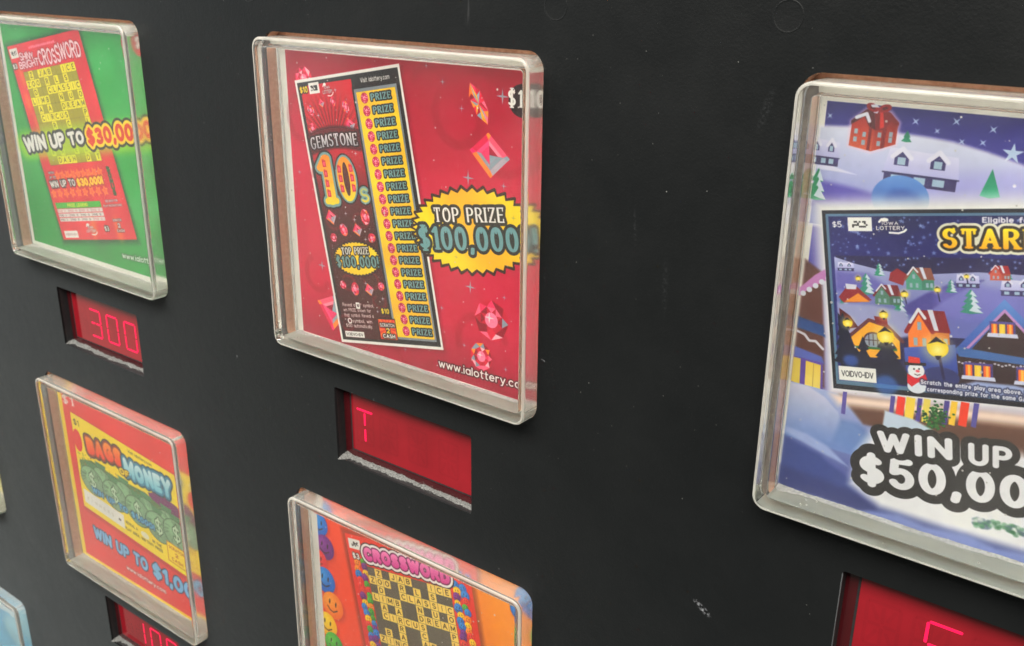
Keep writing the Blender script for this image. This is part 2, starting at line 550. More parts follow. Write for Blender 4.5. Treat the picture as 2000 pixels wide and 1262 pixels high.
    c.text('Visit ialottery.com', (27.3, 3.5), (38.7, 3.6), 1.35, [(0, WHITE)], 'sans')
    # prize column
    c.rect(23.4, 4.3, 41.6, 79.2, (36, 32, 36))
    c.rect(24.1, 5.0, 40.9, 78.6, (140, 150, 158))
    def ylw(X, Y):
        t = .5 + .5 * np.sin(Y * .42 + 1.1) * np.cos(X * .1)
        return lerp((250, 222, 40), (244, 178, 60))(t * .55 + np.clip((Y - 60) / 25, 0, 1) * .3)
    c.rect(24.9, 5.9, 40.2, 77.9, ylw)
    for i in range(20):
        y = 7.75 + 3.585 * i
        xg = 27.85 + .07 * i
        c.ell(xg, y, 1.42, 1.5, (160, 18, 60))
        for k in range(10):
            t = k * math.pi / 5
            col = ((248, 150, 180), (206, 30, 84), (236, 84, 128))[k % 3]
            c.poly([(xg + 1.34 * math.cos(t - .3), y + 1.4 * math.sin(t - .3)), (xg + 1.34 * math.cos(t + .3), y + 1.4 * math.sin(t + .3)), (xg + .62 * math.cos(t), y + .66 * math.sin(t))], col)
        c.ell(xg, y, .78, .82, (222, 48, 100))
        c.star(xg, y, .74, (252, 190, 208), n=5, inner=.5)
        c.ell(xg + .1, y + .1, .26, .28, (206, 40, 92))
        c.text('PRIZE', (30.35 + .07 * i, y + .95), (38.2 + .07 * i, y + .95), 1.9, [(.42, (40, 40, 44)), (.02, (128, 168, 170))], 'slab')
    # gems
    for i, (x, y, rx, ry) in enumerate(((4.8, 9.1, 1.3, 1.8), (14.8, 7.5, 1.1, 1.5), (19.7, 9.5, 1.3, 1.9), (4.2, 14.4, 1.6, 1.7), (20, 41.4, 1.8, 2.4), (9.9, 45.1, 1.6, 2.0),
                                        (4.9, 47.4, 1.4, 1.3), (21.3, 47.7, 1.6, 1.4), (5.3, 62.2, 1.4, 1.3), (10.4, 63.4, 1.6, 2.1), (21.8, 62.4, 1.3, 1.3))):
        gem_round(c, x, y, rx, ry, 20 + i, rot=(i * 37) % 60 - 30, n=7)
    for i, (x, y, s_) in enumerate(((9.8, 7.5, 1.3), (20.1, 14.7, 2.2), (5.3, 41.1, 2.3), (15.8, 45.2, 2.0), (16.5, 63.5, 1.9))):
        gem_square(c, [(x - .2 * s_, y - s_), (x + s_, y - .1 * s_), (x + .25 * s_, y + s_), (x - s_, y + .15 * s_)], i)
    for x, y, r_ in ((16.6, 4.4, .9), (7.6, 10.9, .9), (3, 7, .4), (20.6, 7.4, .4), (9.4, 13.2, .4), (13.7, 14.8, .3), (20.5, 22.8, .9), (12, 40.2, .9), (15.3, 42.1, 1), (18.6, 48.1, .9),
                     (15.5, 61.6, .9), (21.6, 66.2, .9), (18.5, 70.3, .8), (3.6, 50, .4), (9, 41.5, .4), (21, 45, .4), (12.5, 47, .3), (4, 36, .4), (21.5, 59.5, .4), (2.6, 26, .4), (21.4, 26.5, .35),
                     (7, 65.8, .3), (13, 66.4, .35), (3.2, 59.9, .35), (2.9, 57.5, .3), (13.6, 60, .3)):
        c.star(x, y, r_, (190, 196, 202), inner=.2)
    # GEMSTONE banner
    bn = [(1.6, 16.6), (6, 15.3), (12, 14.8), (18, 15.3), (22.9, 16.6), (22.7, 21.6), (17, 20.6), (12, 20.3), (7, 20.6), (1.8, 21.6)]
    c.poly(bn, (60, 10, 20), grow=.6, soft=.6, a=.8)
    c.poly(bn, (112, 20, 34))
    c.text('GEMSTONE', (2.1, 20.7), (22.2, 20.7), 3.6, [(.5, (48, 12, 20)), (0, vgrad((176, 178, 184), (236, 232, 234)))], 'serif', bulge=.6)
    # big 10s
    gold = vgrad((255, 226, 40), (240, 150, 30))
    c.text('1', (3.1, 37.2), (8.9, 37.2), 14.6, [(1.6, (40, 14, 20)), (1.05, (130, 172, 172)), (.25, gold)], 'slab')
    c.ell(14.9, 30.0, 4.9, 7.6, (40, 14, 20))
    c.ell(14.9, 30.0, 4.4, 7.15, (130, 172, 172))
    c.ell(14.9, 30.0, 3.8, 6.6, ygrad(23.5, 36.5, (240, 150, 30), (255, 226, 40)))
    c.ell(14.9, 30.0, 1.25, 5.0, (40, 14, 20))
    c.ell(14.9, 30.0, .95, 4.5, (96, 16, 28))
    for x, ys in ((6.4, (25.0, 28.0, 31.0, 34.0)), (12.5, (27, 29.8, 32.8)), (17.4, (27, 29.8, 32.8))):
        for y in ys:
            c.rect(x - .75, y - 1.0, x + .75, y + 1.0, (206, 30, 66))
            c.rect(x - .42, y - .6, x + .42, y + .6, (240, 96, 120))
            c.rect(x - .75, y - 1.3, x + .2, y - 1.05, (220, 60, 60))
    c.text('s', (19.5, 37.3), (23.2, 37.3), 6.3, [(.75, (40, 14, 20)), (.35, (130, 172, 172)), (-.15, vgrad((250, 220, 60), (150, 190, 180)))], 'sans')
    # little starburst
    c.burst(13.4, 54.0, 10.2, 5.5, 40, .1, (40, 22, 24), grow=.25)
    c.burst(13.4, 54.0, 9.9, 5.2, 40, .08, xgrad(3, 23, (250, 200, 20), (255, 228, 40)))
    c.text('TOP PRIZE', (7.3, 52.7), (19.0, 52.6), 2.2, [(.4, (50, 40, 30)), (0, WHITE)], 'serif')
    c.text('$100,000!', (4.1, 56.5), (22.5, 56.6), 3.3, [(.42, (40, 44, 46)), (.02, (126, 166, 166))], 'serif')
    for s_, y, xe in (('Reveal a "10" symbol,', 69.1, 17.2), ('win PRIZE shown for', 70.75, 15.6), ('that symbol. Reveal a', 72.4, 16.4), ('"  " symbol, win', 74.2, 15.3), ('$100 automatically.', 75.8, 15.2)):
        c.text(s_, (3.4, y), (xe, y), 1.15, [(0, (244, 236, 230))], 'sans')
    c.rect(9.4, 67.7, 11.1, 69.7, WHITE)
    c.text('10', (9.75, 69.2), (10.8, 69.2), 1.0, [(0, (60, 20, 30))], 'bold')
    c.ell(5.5, 73.7, .95, .95, WHITE)
    c.ell(5.5, 73.7, .55, .55, (120, 60, 70))
    c.text('$10', (20.0, 70.9), (23.4, 70.9), 1.7, [(.3, BLACK), (0, (250, 220, 40))], 'bold')
    def rays(X, Y):
        t = .5 + .5 * np.sign(np.sin(np.arctan2(Y - 75.6, X - 21.6) * 14))
        return lerp((240, 120, 40), (222, 60, 34))(t)
    c.rect(17.7, 72.3, 25.3, 79.2, (40, 20, 20))
    c.rect(18.0, 72.6, 25.0, 78.9, rays)
    c.text('SCRATCH', (18.5, 75.0), (24.6, 75.0), 1.15, [(.3, (40, 20, 20)), (0, WHITE)], 'bold')
    c.text('2', (20.8, 77.0), (22.4, 77.0), 1.7, [(.3, (40, 20, 20)), (0, (250, 220, 40))], 'bold')
    c.text('CASH', (19.1, 78.5), (24.2, 78.5), 1.25, [(.3, (40, 20, 20)), (0, WHITE)], 'bold')
    c.rect(2.4, 77.1, 10.9, 79.0, WHITE)
    c.text('VOIDVO-IDV', (2.9, 78.55), (10.4, 78.55), .95, [(0, (90, 84, 84))], 'thin')
    # ---- the great starburst over ticket and ground
    c.F((-1, -1))
    c.burst(75.9, 47.3, 22.2, 12.2, 36, .12, (66, 40, 30), rot=-9, grow=.5)
    def yg(X, Y):
        t = .5 + .5 * np.sin((X - Y * .8) * .16 + 1.4)
        return lerp((255, 228, 30), (252, 184, 44))(t * .8)
    c.burst(75.9, 47.3, 21.8, 11.7, 36, .1, yg, rot=-9)
    c.text('TOP PRIZE', (62.6, 46.9), (87.0, 43.2), 4.1, [(.85, (62, 54, 48)), (0, WHITE)], 'serif')
    c.text('$100,000!', (56.9, 55.7), (94.2, 50.0), 6.6, [(.95, (56, 54, 52)), (.05, (126, 172, 176))], 'serif')
    for x, y, r_ in ((89.7, 41.5, .9), (70.2, 55.6, .9)):
        c.star(x, y, r_, (205, 190, 110))
    c.text('www.ialottery.com', (63.2, 90.3), (96.0, 89.1), 2.6, [(.4, (70, 20, 30), .8, .2), (0, WHITE)], 'sans')
    c.F()
    c.noise(.012, 14, 1); c.noise(.006, 1.2, 2)
    return c

GRID = ['.Z.JAB..ICE', 'ZOO.R.L.S..', '.D..CLASSIC', 'LIMB..N.U.O', '.A.A..DREAM', '.CIRCUS...P', '...R..C...L', '.B.A..AS..A', 'ZINC..P..II', '.K.A..E.LON', '..DASH..D.T']
def crossword(c, x0, y0, cw, ch, dark, light, ink, rows=11, line=None):
    n = 11
    c.rect(x0, y0, x0 + n * cw, y0 + rows * ch, dark)
    for i in range(n + 1):
        c.line([(x0 + i * cw, y0), (x0 + i * cw, y0 + rows * ch)], .07, line or ink, a=.35)
    for j in range(rows + 1):
        c.line([(x0, y0 + j * ch), (x0 + n * cw, y0 + j * ch)], .07, line or ink, a=.35)
    for j in range(rows):
        for i, ch_ in enumerate(GRID[j]):
            if ch_ != '.':
                x, y = x0 + i * cw, y0 + j * ch
                c.rect(x + .08, y + .08, x + cw - .08, y + ch - .08, light)
                w = min(.56 * cw, (FONT[ch_][0] + .09) * ch * .74)
                c.text(ch_, (x + cw / 2 - w / 2, y + .8 * ch), (x + cw / 2 + w / 2, y + .8 * ch), .62 * ch, [(0, ink)], 'thin')

# ------------------------------------------------------------------ card: green, shiny crossword ticket
def card_shiny():
    c = Canvas(98, 94, 9)
    c.F((-1, -1))
    c.rect(4.6, 3.6, 99, 91.0, lambda X, Y: lerp((58, 172, 84), (40, 150, 70))(np.abs(Y - 40) / 60 + .12 * np.sin(X * .15)))
    for x, y, r in ((16, 7, 7), (80, 40, 13), (88, 66, 10), (70, 14, 8)):
        c.ell(x, y, r, r * .6, (110, 206, 130), a=.35, soft=4)
    TF = ((7.26, 12.36), (52.515 / 52.5, -9.21 / 52.5), (20.745 / 77, 74.31 / 77))
    c.F((7.26 - 1, 12.36 - 1), TF[1], TF[2])
    c.rect(-1.0, -1.0, 53.8, 78.6, (12, 60, 26), a=.6, soft=1.6)
    def red(X, Y):
        t = .5 + .5 * np.sin(X * .3 + Y * .21) * np.cos(X * .17 - Y * .13)
        return lerp((214, 36, 60), (232, 60, 70))(t)
    c.rect(0, 0, 52.5, 77, red)
    for x, y, r in ((5, 12, 3.5), (4, 22, 3), (5.5, 30, 2.5), (42, 73, 4), (26, 71, 3), (24, 74, 2.5)):
        c.ell(x, y, r * .6, r * 1.3, (250, 170, 60), a=.5, soft=2)
    datablock(c, .8, 1.2, 6.8, 4.9, 3)
    c.text('$3', (.2, 8.8), (3.4, 8.8), 1.9, [(.4, (60, 40, 30)), (0, WHITE)], 'bold')
    for i in range(14):
        c.rect(15.6 + 1.38 * i, 1.75 + .2 * (i % 3 == 0), 16.7 + 1.38 * i, 2.7, (255, 170, 190), a=.8)
    pk = [(.4, (150, 14, 46), .7), (.05, (255, 232, 238))]
    c.text('SHINY', (7.2, 6.4), (17.4, 6.6), 2.8, pk, 'sans', jitter=.6)
    c.text('BRIGHT', (5.2, 9.3), (20.0, 9.4), 2.7, pk, 'sans', jitter=.5, seed=3)
    c.text('CROSSWORD', (20.4, 9.7), (50.4, 9.4), 6.0, pk, 'sans', jitter=.5, seed=7)
    crossword(c, 6.6, 10.6, 3.4, 3.31, (176, 166, 20), (250, 238, 30), (60, 56, 10), rows=11)
    # lower part of the ticket
    c.text('WIN', (3.0, 50.4), (7.6, 50.4), 1.0, [(.15, BLACK), (0, WHITE)], 'bold')
    c.text('UP TO', (3.0, 52.2), (7.8, 52.2), 1.0, [(.15, BLACK), (0, WHITE)], 'bold')
    for y, x0, x1 in ((51.2, 9.6, 40.2), (58.2, 3.0, 40.4)):
        n = 9
        for i in range(n):
            c.star(x0 + (x1 - x0) * i / (n - 1), y, 2.3, (250, 150, 60), n=5, inner=.5, rot=i * 17)
            c.star(x0 + (x1 - x0) * i / (n - 1), y, 1.5, (240, 110, 50), n=5, inner=.5, rot=i * 17)
    c.text('WIN UP TO', (2.2, 55.9), (21.0, 55.7), 2.8, [(.5, (40, 40, 40)), (0, WHITE)], 'bold')
    c.text('$30,000!', (22.3, 56.0), (40.8, 55.6), 3.0, [(.7, (190, 60, 20)), (.1, (255, 216, 40))], 'bold')
    for i, ch in enumerate('BONUS'):
        c.text(ch, (45.4, 51.2 + 2.2 * i), (47.4, 51.2 + 2.2 * i), 1.7, [(.3, (30, 60, 20)), (-.05, (90, 190, 90))], 'sans')
    c.rect(1.7, 61.9, 34.9, 64.3, (70, 180, 60))
    c.text('PRIZE LEGEND', (10.5, 63.8), (25.5, 63.8), 1.4, [(0, (230, 230, 60))], 'bold')
    for j in range(3):
        y = 64.5 + 1.78 * j
        c.rect(1.7, y, 34.9, y + 1.5, (238, 232, 228))
        for i in range(4):
            x = 2.4 + 8.3 * i
            ink = (220, 120, 130) if j == 0 or (i == 3 and j == 2) else (90, 84, 84)
            c.text('FIND', (x, y + 1.2), (x + 3.4, y + 1.2), .8, [(0, ink)], 'thin')
            c.text('10' if i else '3', (x + 4.6, y + 1.2), (x + 4.6 + (1.2 if i else .6), y + 1.2), .8, [(0, ink)], 'thin')
            c.line([(x - .5, y), (x - .5, y + 1.5)], .08, (150, 90, 90))
    c.text('SEE BACK FOR', (38.4, 62.6), (46.8, 62.5), .9, [(.1, (100, 20, 30)), (0, (240, 226, 226))], 'bold')
    c.text('PLAY INSTRUCTIONS', (36.4, 64.4), (48.8, 64.3), .9, [(.1, (100, 20, 30)), (0, (240, 226, 226))], 'bold')
    state_logo(c, 19.2, 70.4, 26.6, 75.2)
    c.text('$3', (32.6, 73.6), (35.6, 73.6), 1.9, [(.4, (60, 40, 30)), (0, WHITE)], 'bold')
    c.text('SCRATCH', (39.8, 70.0), (45.6, 69.9), .9, [(.15, (90, 20, 20)), (0, WHITE)], 'bold')
    c.text('2', (42.2, 72.4), (44.0, 72.4), 1.7, [(.25, (90, 20, 20)), (0, WHITE)], 'bold')
    c.text('CASH', (40.9, 74.1), (45.8, 74.1), 1.1, [(.2, (90, 20, 20)), (0, WHITE)], 'bold')
    c.rect(2.2, 73.3, 12.2, 76.2, WHITE)
    c.text('VOIDVO-IDV', (2.9, 75.3), (11.5, 75.3), 1.0, [(0, (190, 130, 136))], 'thin')
    # WIN UP TO across the ticket
    c.F((-1, -1))
    c.line([(10, 50.5), (50, 44), (99, 36.5)], 5.6, (190, 226, 40), a=.75, soft=2.6)
    ol = [(1.25, (60, 60, 60)), (.15, WHITE)]
    c.text('WIN', (9.6, 53.3), (26.0, 50.2), 6.0, ol, 'bold', jitter=.25, seed=2)
    c.text('UP', (29.5, 49.7), (40.2, 47.5), 5.4, ol, 'bold', jitter=.2, seed=5)
    c.text('TO', (43.2, 46.9), (54.0, 44.7), 4.9, ol, 'bold', jitter=.2, seed=6)
    c.text('$30,000!', (56.2, 45.2), (94.8, 38.4), 6.2, [(2.2, (54, 52, 40)), (1.25, (255, 222, 40)), (.12, (222, 66, 30))], 'bold', jitter=.25, seed=9)
    c.ell(91.0, 6.6, 5.4, 4.6, (196, 34, 50))
    c.text('$3', (87.6, 8.2), (94.4, 8.6), 3.9, [(.25, (120, 40, 40)), (0, WHITE)], 'serif')
    c.text('www.ialottery.com', (69.2, 86.7), (99.5, 85.2), 2.3, [(.4, (40, 100, 56), .9, .2), (0, WHITE)], 'sans')
    c.F()
    c.noise(.014, 14, 3); c.noise(.006, 1.2, 4)
    return c

# ------------------------------------------------------------------ card: bags of money
def card_bags():
    c = Canvas(98, 94, 9)
    c.F((-1, -1))
    c.rect(0, 0, 100, 100, (250, 218, 40))
    c.rect(5.6, 4, 97.6, 91.4, (226, 52, 56))
    c.text('$1', (5.8, 13.4), (15.4, 12.8), 4.2, [(0, WHITE)], 'serif')
    tf = ((11.2, 16.4), (1, .085), (-.012, 1))
    c.F((10.2, 15.4), tf[1], tf[2])
    c.rect(-.4, -.4, 83.2, 50, (120, 20, 20), a=.25, soft=.8)
    c.rect(0, 0, 82.6, 47.8, (252, 226, 40))
    c.text('$1', (1.4, 5.6), (6.0, 5.4), 3.0, [(0, (60, 54, 20))], 'sans')
    c.ell(3, 13, 3.4, 5.5, (226, 52, 56))
    c.ell(81, 11.5, 6, 5.2, (226, 52, 56))
    # purple night behind the bags
    c.poly([(54, 17), (62, 14), (74, 15), (82, 20), (82, 33), (60, 27)], (126, 44, 110))
    c.poly([(2, 23), (12, 19.5), (30, 20), (52, 18), (66, 21), (80, 24), (82, 34), (2, 31)], (104, 136, 84))
    r = random.Random(3)
    for i in range(240):                              # notes and leaves bursting from the sacks
        x, y = r.uniform(2, 80), r.uniform(19, 27)
        a = r.uniform(0, 6.28)
        l = r.uniform(1.0, 2.6)
        c.poly([(x, y), (x + l * math.cos(a), y + l * math.sin(a)), (x + .7 * l * math.cos(a + .5), y + .7 * l * math.sin(a + .5))], r.choice([(88, 132, 66), (120, 160, 80), (60, 100, 60), (176, 120, 60), (150, 90, 56)]))
    for i, (x, y) in enumerate(((19, 26.8), (36, 26.6), (52, 27.2), (66, 27.0), (10.5, 29.5), (27.5, 29.6), (44.5, 29.6), (59.0, 30.8), (71.5, 28.8))):
        for k in ((1.0, (62, 88, 66)), (.94, (140, 172, 140))):
            c.ell(x, y + 1, 9.3 * k[0], 7.2 * k[0], k[1])
        c.ell(x - 2, y - 1.5, 5.6, 3.6, (158, 202, 156), a=.7, soft=2)
        c.poly([(x - 3, y - 6), (x + 3, y - 6), (x + 4.2, y - 8.6), (x - 4.2, y - 8.6)], (96, 146, 104))
        for q in range(16):
            t = r.uniform(0, 6.28)
            c.line([(x + 8 * math.cos(t), y + 1 + 6 * math.sin(t)), (x + 5.2 * math.cos(t + .2), y + 1 + 4 * math.sin(t + .2))], .22, (84, 116, 90), a=.7)
        if i >= 4:
          c.text('$', (x - 2.6, y + 4.6), (x + 2.8, y + 4.6), 8, [(.35, (44, 80, 52)), (-.1, (206, 226, 196))], 'sans')
    # title
    c.text('BAGS', (10.5, 16.2), (37.5, 12.2), 8.2, [(2.0, (70, 60, 66)), (1.2, (150, 60, 40)), (.2, vgrad((240, 70, 40), (252, 160, 50)))], 'fat', jitter=.3, seed=4)
    c.text('MONEY', (38.8, 15.6), (71.5, 12.5), 8.4, [(2.0, (40, 70, 90)), (1.2, (60, 140, 170)), (.1, vgrad((130, 204, 222), (226, 244, 246)))], 'fat', jitter=.3, seed=8)
    c.text('OF', (34.2, 16.4), (41.5, 15.8), 3.0, [(.6, (90, 60, 20)), (.1, (252, 220, 50))], 'bold')
    c.text('Visit ialottery.com', (42.6, 2.9), (59.4, 2.7), 1.5, [(0, (90, 80, 40))], 'sans')
    c.text('WIN UP TO $1,000!', (9.2, 36.4), (56.0, 35.0), 2.9, [(.5, (40, 90, 120)), (0, (110, 184, 226))], 'bold')
    c.rect(1.6, 38.0, 32.6, 45.0, WHITE)
    for i in range(7):
        c.text('WINNERS'[i], (4 + 3.2 * i, 42.6), (5.6 + 3.2 * i, 42.4), 1.6, [(0, (214, 208, 190))], 'thin')
    c.rect(28.4, 41.2, 30, 42.2, (60, 56, 50))
    c.text('REVEAL A', (33.8, 41.4), (42.6, 41.2), 1.5, [(0, (104, 92, 30))], 'bold')
    c.ell(47.8, 41.0, 3.0, 1.6, (240, 236, 214))
    c.text('IN THE', (53.2, 41.9), (59.6, 41.8), 1.5, [(0, (104, 92, 30))], 'bold')
    c.text('PLAY AREA, WIN THAT PRIZE!', (32.8, 44.8), (60.0, 44.0), 1.5, [(0, (104, 92, 30))], 'bold')
    c.rect(63.6, 35.6, 76.4, 45.6, (200, 130, 40))
    c.rect(64.1, 36.1, 75.9, 45.1, (252, 222, 44))
    c.text('SCRATCH', (64.9, 38.8), (75.2, 38.7), 1.6, [(0, (190, 110, 30))], 'bold')
    c.text('2', (68.8, 41.6), (71.2, 41.6), 2.0, [(0, (190, 110, 30))], 'bold')
    c.text('CASH', (66.2, 44.4), (74.0, 44.4), 1.8, [(0, (190, 110, 30))], 'bold')
    state_logo(c, 76.8, 3.0, 82.4, 8.6)
    c.F((-1, -1))
    bl = [(.75, (50, 70, 110)), (.1, (132, 192, 232))]
    c.text('WIN', (15.6, 78.9), (29.6, 79.6), 6.3, bl, 'bold')
    c.text('UP', (33.4, 79.7), (43.2, 80.2), 6.3, bl, 'bold')
    c.text('TO', (46.8, 80.3), (57.2, 80.7), 6.5, bl, 'bold')
    c.text('$1,000', (60.6, 81.2), (97.4, 81.6), 7.6, bl, 'bold')
    c.text('www.ialottery.com', (39.6, 86.3), (69.0, 87.0), 2.3, [(.3, (150, 40, 50), .7, .2), (0, WHITE)], 'sans')
    c.F()
    c.noise(.014, 14, 5); c.noise(.006, 1.2, 6)
    return c

SMC = {'y': ((252, 226, 60), (240, 170, 20)), 'o': ((255, 176, 60), (236, 110, 30)), 'b': ((70, 170, 232), (30, 90, 180)), 'g': ((120, 206, 80), (40, 140, 60)),
       'r': ((250, 100, 80), (214, 40, 50)), 'p': ((160, 76, 170), (96, 36, 120))}
def smiley(c, x, y, r, k, rot=0.0):
    a, b = SMC[k]
    c.ell(x + .12 * r, y + .15 * r, r * 1.02, r * .98, (150, 40, 30), a=.35, soft=.25 * r)
    c.ell(x, y, r * .94, r, rgrad(x - .3 * r, y - .35 * r, 1.5 * r, a, b), rot=rot)
    cr, sr = math.cos(math.radians(rot)), math.sin(math.radians(rot))
    def q(u, v):
        return (x + r * (u * cr - v * sr), y + r * (u * sr + v * cr))
    for u in (-.3, .26):
        e_ = q(u, -.2)
        c.ell(e_[0], e_[1], r * .07, r * .2, (50, 30, 30), rot=rot)
    c.line([q(-.45, .25), q(-.2, .45), q(.1, .48), (q(.42, .2))], max(.05 * r, .06), (70, 36, 30), a=.9)

# ------------------------------------------------------------------ card: orange crossword ticket with smiling faces
def card_smiles():
    c = Canvas(98, 94, 10)
    c.F((-1, -1))
    c.rect(5.6, 3.6, 96.0, 92, lambda X, Y: lerp((238, 86, 48), (250, 160, 50))(np.clip((X - 20 - .25 * Y) / 62, 0, 1)))
    for x, y, r, k in ((6.2, 13, 4.8, 'b'), (8.6, 21.6, 5.0, 'p'), (5.0, 28.0, 4.4, 'r'), (7.8, 35.6, 5.4, 'b'), (11.0, 45.0, 5.6, 'o'), (7.6, 54.6, 5.2, 'y'), (10.4, 62, 5.0, 'g'), (8, 71, 5, 'r'), (13, 80, 5, 'y'),
                       (94.5, 9.0, 4.6, 'b'), (97.6, 19.5, 4.8, 'g'), (98.6, 28.5, 4.6, 'y'), (96, 38, 4.6, 'r'), (97, 47, 4.6, 'p'), (98, 56, 4.6, 'y')):
        smiley(c, x, y, r, k, rot=8)
    c.rect(-2, -2, 5.6, 100, (240, 238, 230))
    c.rect(-2, -2, 100, 3.6, (240, 238, 230))
    c.R((19.19 - 1, 11.52 - 1), -10.3)
    c.rect(-1.4, -1.6, 57.2, 90, (110, 40, 20), a=.55, soft=1.4)
    c.rect(0, 0, 55.6, 88, lambda X, Y: lerp((232, 70, 50), (214, 50, 50))(Y / 60))
    datablock(c, 1.2, 1.6, 6.9, 5.4, 5)
    # crowds of small faces beside the grid
    rr = random.Random(12)
    ks = 'ygbrpo'
    last = ''
    for j in range(24):
        for i in range(2):
            y = 7.6 + 2.15 * j + (i % 2) * 1.0
            for x in (3.6 + 3.1 * i, 48.6 + 3.2 * i):
                if x < 20 and y < 7.2:
                    continue
                k = rr.choice([q for q in ks if q != last])
                last = k
                smiley(c, x + rr.uniform(-.5, .5), y + 1.0 + rr.uniform(-.4, .4), rr.uniform(1.35, 1.95), k, rot=rr.uniform(-15, 25))
    c.text('$3', (2.0, 9.2), (5.4, 9.2), 2.3, [(.3, (70, 40, 30)), (0, WHITE)], 'bold')
    c.text('CROSSWORD', (8.0, 8.6), (46.6, 9.4), 4.9, [(1.9, (60, 30, 40)), (1.45, WHITE), (.6, (120, 34, 90)), (.1, vgrad((214, 70, 150), (250, 150, 200)))], 'fat', bulge=.5)
    crossword(c, 8.3, 10.9, 3.45, 3.22, (112, 104, 92), (248, 216, 116), (52, 38, 20), rows=11, line=(80, 74, 70))
    c.F()
    c.noise(.014, 14, 7); c.noise(.006, 1.2, 8)
    return c

# ------------------------------------------------------------------ card: snowy village ticket
def pine(c, x, y, h, w, snow=True, green=(32, 128, 92), n=4):
    for i in range(n):
        t0, t1 = i / n, (i + 1.25) / n
        ww = w * (.35 + .65 * (i + 1) / n)
        yb = y - h + h * min(t1, 1)
        c.poly([(x, y - h + h * t0 * .85), (x + ww / 2, yb), (x, yb + .06 * h), (x - ww / 2, yb)], green)
        if snow:
            c.poly([(x + .1 * ww, y - h + h * (t0 * .85 + .05)), (x + ww / 2, yb), (x + .2 * ww, yb - .02 * h), (x - .1 * ww, yb - .08 * h)], (214, 226, 236))
def lamp(c, x, y, r, post):
    c.line([(x, y), (x + .15 * post, y + post)], max(.14 * r, .12), (44, 40, 84))
    c.ell(x, y, r * 1.5, r * 1.5, (255, 240, 160), a=.35, soft=r * .6)
    c.ell(x, y, r, r * .95, rgrad(x, y + .2 * r, r, (255, 250, 170), (246, 214, 50)))
    c.poly([(x - .9 * r, y - .35 * r), (x - .1 * r, y - 1.15 * r), (x + .8 * r, y - .45 * r), (x, y - .65 * r)], (50, 42, 60))
    c.poly([(x - .3 * r, y + .8 * r), (x + .35 * r, y + .75 * r), (x + .1 * r, y + 1.2 * r), (x - .1 * r, y + 1.2 * r)], (50, 42, 60))
def chalet(c, x, y, w, h, wall, roof, win=(160, 182, 196), snow=True, sl=.05):
    """gabled house with its base at x..x+w, y"""
    def q(u, v):
        return (x + u * w, y - v * h - sl * 0)
    c.poly([q(.04, 0), q(.04, .5), q(.3, .95), q(.56, .5), q(.56, 0)], wall)
    c.poly([q(.56, 0), q(.56, .5), q(.97, .5), q(.97, 0)], tuple(int(v * .86) for v in wall))
    c.poly([q(.3, 1.0), q(.88, 1.0), q(1.0, .46), q(.58, .46)], roof)
    c.line([q(0, .44), q(.3, 1.0), q(.6, .46)], .05 * h, roof)
    if snow:
        c.line([q(.1, .68), q(.3, 1.02), q(.44, .8)], .035 * h, (232, 236, 244))
        c.poly([q(.5, 1.02), q(.62, 1.02), q(.74, .5), q(.64, .5)], (226, 230, 242))
    for u, v in ((.16, .1), (.36, .1), (.26, .5), (.7, .12), (.84, .12)):
        c.poly([q(u, v), q(u + .09, v), q(u + .09, v + .2), q(u, v + .2)], win)
def longhouse(c, x, y, w, h, rot=0):
    c.poly([(x, y), (x + w, y), (x + w, y - .3 * h), (x, y - .3 * h)], (70, 62, 110))
    c.poly([(x - .02 * w, y - .28 * h), (x + 1.02 * w, y - .28 * h), (x + .98 * w, y - .82 * h), (x + .04 * w, y - .9 * h)], ygrad(y - .9 * h, y - .28 * h, (226, 226, 246), (188, 188, 228)))
    c.line([(x - .02 * w, y - .28 * h), (x + 1.02 * w, y - .28 * h)], .02 * h, (60, 54, 100))
    for u in (.1, .42, .68):
        c.rect(x + u * w, y - .24 * h, x + (u + .16) * w, y - .07 * h, (172, 196, 214))
    for u in (.22, .72):
        xx = x + u * w
        c.poly([(xx - .1 * w, y - .48 * h), (xx + .1 * w, y - .48 * h), (xx + .1 * w, y - .66 * h), (xx, y - .82 * h), (xx - .1 * w, y - .66 * h)], (66, 58, 112))
        c.line([(xx - .13 * w, y - .68 * h), (xx, y - .9 * h), (xx + .13 * w, y - .68 * h)], .055 * h, (230, 230, 246))
        c.rect(xx - .055 * w, y - .5 * h, xx + .055 * w, y - .68 * h, (172, 196, 214))

